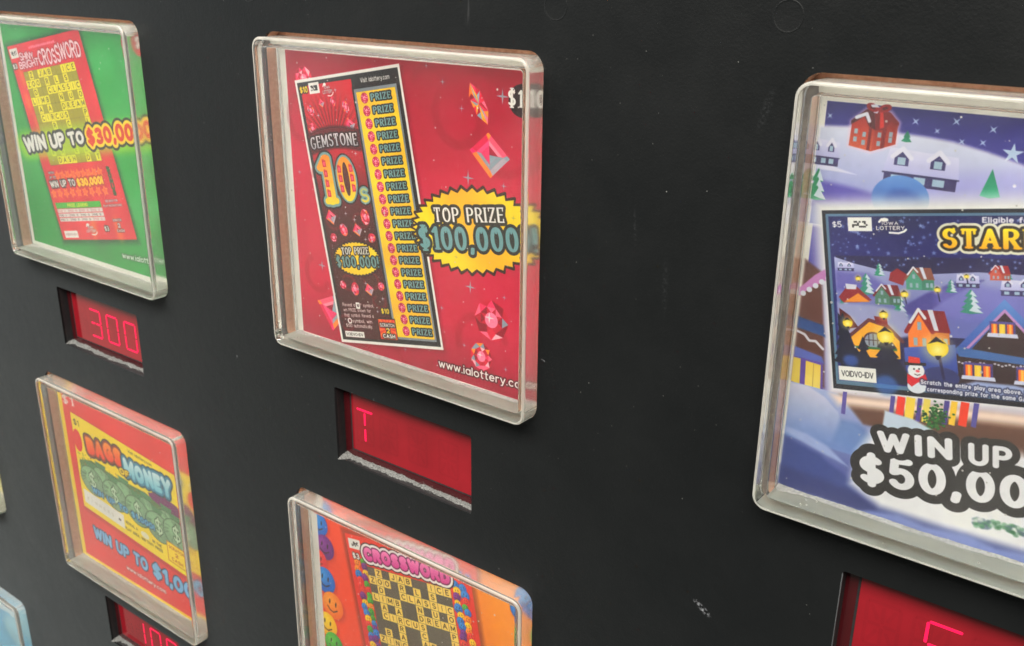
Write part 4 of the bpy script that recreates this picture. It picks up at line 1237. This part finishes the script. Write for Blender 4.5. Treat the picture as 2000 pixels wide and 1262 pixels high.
def make_acrylic(name, rough, haze0, haze1, scale, tint=(.985, .985, .965), film=(.86, .84, .77), stretch=(1, 1, 1)):
    """clear acrylic under a film of dust and fine scratches that scatters a little light"""
    m, n, l, b = mat(name)
    b.inputs['Base Color'].default_value = (*tint, 1)
    b.inputs['Transmission Weight'].default_value = 1.0
    b.inputs['IOR'].default_value = 1.49
    b.inputs['Roughness'].default_value = rough
    out = n['Material Output']
    df = n.new('ShaderNodeBsdfDiffuse')
    df.inputs[0].default_value = (*film, 1)
    tl = n.new('ShaderNodeBsdfTranslucent')
    tl.inputs[0].default_value = (*film, 1)
    ds = n.new('ShaderNodeMixShader')
    ds.inputs[0].default_value = .5
    l.new(df.outputs[0], ds.inputs[1]); l.new(tl.outputs[0], ds.inputs[2])
    mp = mapped(n, l, stretch)
    t = n.new('ShaderNodeTexNoise')
    t.inputs['Scale'].default_value, t.inputs['Detail'].default_value = scale, 6
    l.new(mp.outputs[0], t.inputs['Vector'])
    r = n.new('ShaderNodeMapRange')
    r.inputs[1].default_value, r.inputs[2].default_value = .3, .75
    r.inputs[3].default_value, r.inputs[4].default_value = haze0, haze1
    l.new(t.outputs[0], r.inputs[0])
    fac = r.outputs[0]
    if name == 'clear_acrylic':
        for sc_, thr, keep in ((330, .09, .90), (700, .13, .95)):
            v = n.new('ShaderNodeTexVoronoi')
            v.inputs['Scale'].default_value = sc_
            l.new(mp.outputs[0], v.inputs['Vector'])
            lt = n.new('ShaderNodeMath'); lt.operation = 'LESS_THAN'; lt.inputs[1].default_value = thr
            l.new(v.outputs['Distance'], lt.inputs[0])
            sp = n.new('ShaderNodeSeparateColor')
            l.new(v.outputs['Color'], sp.inputs[0])
            gt = n.new('ShaderNodeMath'); gt.operation = 'GREATER_THAN'; gt.inputs[1].default_value = keep
            l.new(sp.outputs[0], gt.inputs[0])
            m1 = n.new('ShaderNodeMath'); m1.operation = 'MULTIPLY'
            l.new(lt.outputs[0], m1.inputs[0]); l.new(gt.outputs[0], m1.inputs[1])
            m2 = n.new('ShaderNodeMath'); m2.operation = 'MULTIPLY_ADD'; m2.inputs[1].default_value = .55
            l.new(m1.outputs[0], m2.inputs[0]); l.new(fac, m2.inputs[2])
            fac = m2.outputs[0]
    mx = n.new('ShaderNodeMixShader')
    l.new(fac, mx.inputs[0])
    l.new(b.outputs[0], mx.inputs[1]); l.new(ds.outputs[0], mx.inputs[2])
    l.new(mx.outputs[0], out.inputs[0])
    return m
M_ACR = [make_acrylic('clear_acrylic', 0.0, .005, .028, 45),
         make_acrylic('worn_acrylic_rim', .05, .30, .45, 60, (.97, .96, .92)),
         make_acrylic('acrylic_side_wall', .02, .008, .035, 50, (.975, .97, .94)),
         make_acrylic('frosted_outer_wall', .20, .14, .26, 60, (.97, .965, .93)),
         make_acrylic('dusty_acrylic_bottom', .25, .62, .86, 130, (.93, .95, .91), (.66, .70, .64), (.35, 1, 1))]

def make_filter(name, c0, c1):
    m, n, l, b = mat(name)
    mp = mapped(n, l)
    t = n.new('ShaderNodeTexNoise')
    t.inputs['Scale'].default_value, t.inputs['Detail'].default_value = 90, 4
    l.new(mp.outputs[0], t.inputs['Vector'])
    r = n.new('ShaderNodeValToRGB')
    r.color_ramp.elements[0].position, r.color_ramp.elements[0].color = .3, (*c0, 1)
    r.color_ramp.elements[1].position, r.color_ramp.elements[1].color = .7, (*c1, 1)
    l.new(t.outputs[0], r.inputs[0])
    l.new(r.outputs[0], b.inputs['Base Color'])
    b.inputs['Roughness'].default_value = .08
    b.inputs['Specular IOR Level'].default_value = .55
    return m
M_FILTER = make_filter('dark_red_filter', (.030, .003, .004), (.04, .0035, .005))  # darker of the two reds, showing along the left and bottom
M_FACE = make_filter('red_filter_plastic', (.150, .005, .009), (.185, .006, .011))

M_UNLIT = make_filter('unlit_segment', (.139, .0048, .0086), (.172, .0057, .0104))
def make_led():
    m, n, l, b = mat('lit_led')
    b.inputs['Base Color'].default_value = (.3, 0, .02, 1)
    b.inputs['Emission Color'].default_value = (1.0, .006, .075, 1)
    b.inputs['Emission Strength'].default_value = 1.1
    return m
M_LED = make_led()

def print_material(name, canvas):
    m, n, l, b = mat(name)
    im = n.new('ShaderNodeTexImage')
    im.image = canvas.image(name)
    im.interpolation = 'Cubic'
    im.extension = 'EXTEND'
    uv = n.new('ShaderNodeUVMap')
    l.new(uv.outputs[0], im.inputs[0])
    l.new(im.outputs[0], b.inputs['Base Color'])
    b.inputs['Roughness'].default_value = .42
    b.inputs['Specular IOR Level'].default_value = .35
    return m

# ================================================================== mesh helpers
def link(name, me, m=None, parent=None):
    o = bpy.data.objects.new(name, me)
    COL.objects.link(o)
    if m is not None:
        for q in (m if isinstance(m, (list, tuple)) else [m]):
            me.materials.append(q)
    if parent is not None:
        o.parent = parent
    return o
def empty(name, p, label, cat, group=None):
    o = bpy.data.objects.new(name, None)
    o.empty_display_size = .01
    COL.objects.link(o)
    o.location = p
    o['label'], o['category'] = label, cat
    if group:
        o['group'] = group
    return o
def rrect(x0, y0, x1, y1, r, n=8):
    """rounded rectangle, counter-clockwise, 4*(n+1) points"""
    pts = []
    for cx, cy, a in ((x1 - r, y1 - r, 0), (x0 + r, y1 - r, 90), (x0 + r, y0 + r, 180), (x1 - r, y0 + r, 270)):
        for i in range(n + 1):
            t = math.radians(a + 90 * i / n)
            pts.append((cx + r * math.cos(t), cy + r * math.sin(t)))
    return pts
def mesh_from(name, rings, cap_first=False, cap_last=False, mats=None):
    """loft equal-length closed rings of panel-space points"""
    bm = bmesh.new()
    vs = [[bm.verts.new(P(*p)) for p in r] for r in rings]
    n = len(rings[0])
    for i in range(len(vs) - 1):
        for j in range(n):
            f = bm.faces.new((vs[i][j], vs[i][(j + 1) % n], vs[i + 1][(j + 1) % n], vs[i + 1][j]))
            f.smooth = True
            if mats:
                f.material_index = mats[i]
    if cap_first:
        f = bm.faces.new(vs[0][::-1])
    if cap_last:
        f = bm.faces.new(vs[-1])
    bmesh.ops.recalc_face_normals(bm, faces=bm.faces)
    me = bpy.data.meshes.new(name)
    bm.to_mesh(me)
    bm.free()
    return me

SX, SY, WW, WH, DEP = 164.93, 151.77, 100.0, 95.75, 5.45
CZ = -4.0                                            # depth of the cards and red filters
WIN = {(-1, 0): None, (0, 0): None, (1, 0): None, (-1, 1): None, (0, 1): None, (-2, 1): None, (-2, 2): None}
DISP = [(-1, 0), (0, 0), (1, 0), (-1, 1)]
def org(i, j):
    return i * SX, -j * SY

# ------------------------------------------------------------------ the black panel with its cut-outs
def panel_layer(name, z0, z1, shrink, holes):
    cu = bpy.data.curves.new(name, 'CURVE')
    cu.dimensions = '2D'
    cu.fill_mode = 'BOTH'
    def spl(pts):
        s = cu.splines.new('POLY')
        s.points.add(len(pts) - 1)
        for q, (x, y) in zip(s.points, pts):
            q.co = (x, y, 0, 1)
        s.use_cyclic_u = True
    spl([(-620, -560), (520, -560), (520, 260), (-620, 260)])
    for h in holes:
        spl(h)
    cu.extrude = (z1 - z0) / 2
    tmp = bpy.data.objects.new('tmp', cu)
    COL.objects.link(tmp)
    dg = bpy.context.evaluated_depsgraph_get()
    me = bpy.data.meshes.new_from_object(tmp.evaluated_get(dg))
    bpy.data.objects.remove(tmp)
    zc = (z0 + z1) / 2
    for v in me.vertices:
        v.co = P(v.co.x, v.co.y, v.co.z + zc)
    me.materials.clear()
    return me

wholes, dholes = [], []
for (i, j) in WIN:
    x, y = org(i, j)
    wholes.append(rrect(x - 1.3, y - WH - .35, x + WW + .45, y + 1.25, 4.6))
for (i, j) in DISP:
    x, y = org(i, j)
    dholes.append(rrect(x + 21.0, y - 133.0, x + 77.6, y - 107.2, .9, 4))
SKIN = .9
panel = link('machine_panel', panel_layer('machine_panel', -SKIN, 0, 0, wholes + dholes), M_PANEL)
panel['kind'] = 'structure'
panel['label'] = 'black textured front panel of a lottery ticket machine with window cut-outs'
core_me = panel_layer('panel_core', CZ - .35, -SKIN - .002, 0, wholes + dholes)
core = link('panel_core', core_me, [M_BOARD, M_EDGE], panel)
core['label'] = 'brown fibreboard core showing at the cut edges'
for p in core_me.polygons:
    c_ = p.center
    X_, Y_ = c_.x / MM, c_.z / MM
    for (i, j) in DISP:
        x, y = org(i, j)
        if x + 19 < X_ < x + 80 and y - 135 < Y_ < y - 105:
            p.material_index = 1
back = link('back_board', mesh_from('back_board', [[(*q, CZ - .9) for q in ((-620, -560), (520, -560), (520, 260), (-620, 260))], [(*q, CZ - 3) for q in ((-620, -560), (520, -560), (520, 260), (-620, 260))]], True, True), M_BOARD, panel)
for p in back.data.polygons:
    p.use_smooth = False

# flush screw caps along the top
cap_me = None
for X_ in (-6.0, 103.5, 159.8, 216.1):
    rings = []
    N_ = 40
    for r_, z_ in ((3.3, .0), (3.25, .035), (3.12, .05), (3.0, .035), (2.92, .008), (2.8, .004), (2.6, .004), (0.4, .004)):
        rings.append([(r_ * math.cos(2 * math.pi * k / N_), r_ * math.sin(2 * math.pi * k / N_), z_ + .004) for k in range(N_)])
    if cap_me is None:
        cap_me = mesh_from('screw_cap', rings, False, True)
        cap_me.materials.append(M_PANEL)
    o = bpy.data.objects.new('screw_cap', cap_me)
    COL.objects.link(o)
    o.parent = panel
    o.location = P(X_, 11.6 if X_ > 0 else 12.3, 0)

# ------------------------------------------------------------------ acrylic display covers and their cards
def cover_mesh():
    n = 8
    T = 2.7                      # wall
    F = 2.5                      # face
    zb = CZ + .25
    R_ = 3.4
    rings, mt = [], []
    def ring(inset, z, r):
        return [(x, y, z) for x, y in rrect(inset, -WH + inset, WW - inset, -inset, max(r, .3), n)]
    rings.append(ring(T + .0, zb, 1.2))                  # inner foot
    rings.append(ring(.25, zb, R_ - .25)); mt.append(2)
    rings.append(ring(.0, zb + .25, R_)); mt.append(2)
    rings.append(ring(.0, DEP - .5, R_)); mt.append(4)
    for k in range(1, 6):                               # rounded front edge
        a = math.radians(90 * k / 5)
        rings.append(ring(.5 * (1 - math.cos(a)), DEP - .5 + .5 * math.sin(a), R_ - .5 * (1 - math.cos(a)))); mt.append(1)
    rings.append(ring(.75, DEP, R_ - .75)); mt.append(1)
    bm = bmesh.new()
    vs = [[bm.verts.new(P(*p)) for p in r] for r in rings]
    N_ = len(rings[0])
    def loft(a, b_, mi, smooth=True):
        for j in range(N_):
            f = bm.faces.new((a[j], a[(j + 1) % N_], b_[(j + 1) % N_], b_[j]))
            if mi in (2, 4) and 2.5 * (n + 1) <= j + .5 <= 3.5 * (n + 1):
                mi_ = 3                                  # the dusty bottom wall
            elif mi == 4 and 1.5 * (n + 1) <= j + .5 < 2.5 * (n + 1):
                mi_ = 2                                  # the left wall, with less haze
            else:
                mi_ = mi
            f.material_index = mi_
            f.smooth = smooth
    for i in range(len(vs) - 1):
        loft(vs[i], vs[i + 1], mt[i])
    f = bm.faces.new(vs[-1]); f.material_index = 0
    # cavity
    cav = [vs[0]] + [[bm.verts.new(P(*p)) for p in ring(T, zb + 1.0, 1.2)], [bm.verts.new(P(*p)) for p in ring(T, DEP - F - .18, 1.2)],
                     [bm.verts.new(P(*p)) for p in ring(T + .05, DEP - F - .05, 1.15)], [bm.verts.new(P(*p)) for p in ring(T + .18, DEP - F, 1.02)]]
    for i in range(len(cav) - 1):
        loft(cav[i], cav[i + 1], 2)
    f = bm.faces.new(cav[-1]); f.material_index = 0
    bmesh.ops.recalc_face_normals(bm, faces=bm.faces)
    me = bpy.data.meshes.new('acrylic_cover')
    bm.to_mesh(me)
    bm.free()
    for q in (M_ACR[0], M_ACR[1], M_ACR[2], M_ACR[4], M_ACR[3]):
        me.materials.append(q)
    return me
COVER = cover_mesh()

def card_mesh():
    bm = bmesh.new()
    x0, y0, x1, y1 = 2.5, -1.0, 99.0, -95.0
    u0 = 1.5 / 98
    zf, zb = CZ, CZ - .3
    fr = [bm.verts.new(P(*q, zf)) for q in ((x0, y1), (x1, y1), (x1, y0), (x0, y0))]
    bk = [bm.verts.new(P(*q, zb)) for q in ((x0, y1), (x1, y1), (x1, y0), (x0, y0))]
    uv = bm.loops.layers.uv.new('UVMap')
    f = bm.faces.new(fr)
    for lp, q in zip(f.loops, ((u0, 0), (1, 0), (1, 1), (u0, 1))):
        lp[uv].uv = q
    for k in range(4):
        g = bm.faces.new((fr[(k + 1) % 4], fr[k], bk[k], bk[(k + 1) % 4]))
        for lp in g.loops:
            lp[uv].uv = (.004, .004)
    g = bm.faces.new(bk[::-1])
    for lp in g.loops:
        lp[uv].uv = (.004, .004)
    bm.normal_update()
    me = bpy.data.meshes.new('ticket_card')
    bm.to_mesh(me)
    bm.free()
    return me

CARDS = {
    (-1, 0): (card_shiny, 'acrylic holder over the green card with a red and yellow crossword ticket', 'green_card_print'),
    (0, 0): (card_gemstone, 'acrylic holder over the red gemstone card with a yellow TOP PRIZE starburst', 'red_card_print'),
    (1, 0): (card_village, 'clear acrylic holder over a snowy night village card reading WIN UP', 'village_card_print'),
    (-1, 1): (card_bags, 'clear acrylic holder over a red and yellow bags of money card', 'money_card_print'),
    (0, 1): (card_smiles, 'clear acrylic holder over an orange crossword card with smiling faces', 'orange_card_print'),
    (-2, 1): (card_pale, 'pale sliver of an acrylic holder cut off by the left picture edge', 'pale_card_print'),
    (-2, 2): (card_ice, 'light blue acrylic holder cut off by the lower left picture corner', 'blue_card_print'),
}
for (i, j), (fn, lab, nm) in CARDS.items():
    x, y = org(i, j)
    w = empty('ticket_holder', P(x, y, 0), lab, 'ticket holder', 'acrylic ticket holders on the panel')
    w['kind'] = 'thing'
    link('ticket_card', card_mesh(), print_material(nm, fn()), w)
    fs = [(.1, -WH + .6), (2.45, -WH + .6), (2.45, -.6), (.1, -.6)]
    link('shade_strip', mesh_from('shade_strip', [[(*q, CZ - .3) for q in fs], [(*q, CZ + .1) for q in fs]], True, True), M_SHADE_STRIP, w)  # strip added under the cover's left foot to darken that wall
    o = bpy.data.objects.new('acrylic_cover', COVER)
    COL.objects.link(o)
    o.parent = w


def seg_mesh(segs, w=.72, z0=CZ + .06, z1=CZ + .14):
    bm = bmesh.new()
    for (ax, ay), (bx, by) in segs:
        d = Vector((bx - ax, by - ay)); L_ = d.length; d /= L_
        nrm = Vector((-d.y, d.x))
        pts = []
        for k in range(7):
            t = math.radians(-90 + 180 * k / 6)
            pts.append((bx + w / 2 * (math.cos(t) * d.x + math.sin(t) * nrm.x), by + w / 2 * (math.cos(t) * d.y + math.sin(t) * nrm.y)))
        for k in range(7):
            t = math.radians(90 + 180 * k / 6)
            pts.append((ax + w / 2 * (math.cos(t) * d.x + math.sin(t) * nrm.x), ay + w / 2 * (math.cos(t) * d.y + math.sin(t) * nrm.y)))
        top = [bm.verts.new(P(*p, z1)) for p in pts]
        bot = [bm.verts.new(P(*p, z0)) for p in pts]
        bm.faces.new(top)
        bm.faces.new(bot[::-1])
        for k in range(len(pts)):
            bm.faces.new((bot[k], bot[(k + 1) % len(pts)], top[(k + 1) % len(pts)], top[k]))
    bmesh.ops.recalc_face_normals(bm, faces=bm.faces)
    me = bpy.data.meshes.new('digit')
    bm.to_mesh(me)
    bm.free()
    return me
def glyph(ch, x, y, w=7.4, h=11.6):
    """segments of one character; x, y = its upper left corner, panel-local"""
    g = .55
    x1, ym, yb, xm = x + w, y - h / 2, y - h, x + w / 2
    S = {'a': ((x + g, y), (x1 - g, y)), 'b': ((x1, y - g), (x1, ym + g)), 'c': ((x1, ym - g), (x1, yb + g)), 'd': ((x + g, yb), (x1 - g, yb)),
         'e': ((x, ym - g), (x, yb + g)), 'f': ((x, y - g), (x, ym + g)), 'g': ((x + 1.6 * g, ym), (xm - .75, ym)), 'h': ((xm + .75, ym), (x1 - 1.6 * g, ym)),
         'i': ((xm, y - 2 * g), (xm, ym + 1.9 * g)), 'l': ((xm, ym - 1.9 * g), (xm, yb + 2 * g)),
         'p': ((x + 2 * g, y - 2.4 * g), (xm - 1.2, ym + 1.8)), 'q': ((x1 - 2 * g, y - 2.4 * g), (xm + 1.2, ym + 1.8)), 'r': ((x + 2 * g, yb + 2.4 * g), (xm - 1.2, ym - 1.8)), 's': ((x1 - 2 * g, yb + 2.4 * g), (xm + 1.2, ym - 1.8))}
    return [S[k] for k in {'0': 'abcdef', '1': 'bc', '3': 'abcdgh', 'T': 'ail', '5': 'afghcd', '*': 'abcdefghilpqrs'}[ch]]

rng = random.Random(77)
def lint_mesh(x0, x1, yb, seed, z0=CZ + .05, dz=2.5, top=1.1, fibres=420, name='lint'):
    """a ragged ridge of lint lying on a ledge"""
    r = random.Random(seed)
    n, m_ = 260, 8
    bm = bmesh.new()
    rows = []
    hcur, wcur = top * .5, .8
    for i in range(n + 1):
        x = x0 + (x1 - x0) * i / n
        hcur += r.uniform(-.11, .11) * top + (.5 * top - hcur) * .05
        hcur = min(max(hcur, .08 * top), top)
        wcur += r.uniform(-.09, .09) + (.75 - wcur) * .05
        wcur = min(max(wcur, .35), 1.2)
        end = 1 + 1.1 * max(0, 1 - i / 14)
        row = []
        for k in range(m_):
            t = k / (m_ - 1)
            fall = math.cos(t * math.pi / 2) ** .8
            row.append(bm.verts.new(P(x, yb + .01 + hcur * end * fall * r.uniform(.86, 1.1), z0 + dz * wcur * t * end + r.uniform(-.04, .04))))
        rows.append(row)
    for i in range(n):
        for k in range(m_ - 1):
            f = bm.faces.new((rows[i][k], rows[i + 1][k], rows[i + 1][k + 1], rows[i][k + 1]))
            f.smooth = True
    for q in range(fibres):                           # loose fibres
        x, z = r.uniform(x0, x1), z0 + r.uniform(.1, dz * 1.15)
        y = yb + r.uniform(.05, .75) * top
        a = Vector(P(x, y, z))
        d = Vector((r.uniform(-1, 1), r.uniform(-.6, .6), r.uniform(-.2, 1))) * r.uniform(.0003, .0009)
        s_ = Vector((0, .00002, .00002))
        bm.faces.new([bm.verts.new(a - s_), bm.verts.new(a + d - s_), bm.verts.new(a + d + s_), bm.verts.new(a + s_)])
    bmesh.ops.recalc_face_normals(bm, faces=bm.faces)
    me = bpy.data.meshes.new(name)
    bm.to_mesh(me)
    bm.free()
    return me

DTX = {(-1, 0): ([('3', 37.0), ('0', 49.2), ('0', 61.6)], 'red number display reading 300 under the green card holder'),
       (0, 0): ([('T', 26.6)], 'red number display with a single lit T under the gemstone holder'),
       (1, 0): ([('5', 39.9)], 'red display under the village holder, its lit character cut off below'),
       (-1, 1): ([('1', 36.6), ('0', 49.4), ('0', 61.8)], 'red number display reading 100 under the bags of money holder')}
for k_, ((i, j), (chars, lab)) in enumerate(DTX.items()):
    x, y = org(i, j)
    d = empty('number_display', P(x, y, 0), lab, 'display', 'red number displays on the panel')
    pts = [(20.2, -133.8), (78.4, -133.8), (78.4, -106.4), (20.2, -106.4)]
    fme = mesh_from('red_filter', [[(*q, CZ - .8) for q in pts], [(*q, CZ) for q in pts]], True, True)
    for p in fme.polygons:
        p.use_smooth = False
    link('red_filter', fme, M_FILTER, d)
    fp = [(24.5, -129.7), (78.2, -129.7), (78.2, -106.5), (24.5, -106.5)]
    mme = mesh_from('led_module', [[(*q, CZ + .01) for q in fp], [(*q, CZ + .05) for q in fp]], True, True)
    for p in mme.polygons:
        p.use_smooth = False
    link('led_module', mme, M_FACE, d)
    gp = [[(23.9, -130.2), (78.2, -130.2), (78.2, -129.75), (23.9, -129.75)], [(23.9, -129.74), (24.45, -129.74), (24.45, -106.5), (23.9, -106.5)]]
    for q4 in gp:
        sme = mesh_from('module_seam', [[(*q, CZ + .01) for q in q4], [(*q, CZ + .03) for q in q4]], True, True)
        link('module_seam', sme, M_EDGE, d)
    un = [q for cx in (26.6, 37.0, 49.3, 61.8) for q in glyph('*', cx, -114.6)]
    link('unlit_segments', seg_mesh(un, .9, CZ + .052, CZ + .056), M_UNLIT, d)
    for ch, cx in chars:
        link('digit', seg_mesh(glyph(ch, cx, -114.6)), M_LED, d)
    ln = link('lint', lint_mesh(21.2, 77.4, -133.0, 10 + k_), M_DUST)
    ln.location = P(x, y, 0)
    ln['label'] = 'ragged grey lint along the ledge of the display ' + ('reading 300', 'with the single T', 'under the village holder', 'reading 100')[k_]
    ln['category'] = 'lint'
    ln['group'] = 'lint on the display ledges'
    ln['kind'] = 'stuff'

# pale dust settled inside each holder, along the foot of the card
for k_, (i, j) in enumerate(CARDS):
    for o in bpy.data.objects:
        if o.name.startswith('ticket_holder') and (o.location - P(*org(i, j), 0)).length < 1e-5:
            link('dust', lint_mesh(3.0, 97.0, -WH + 2.72, 50 + k_, CZ + .02, 1.5, .5, 120, 'dust'), M_FLUFF, o)
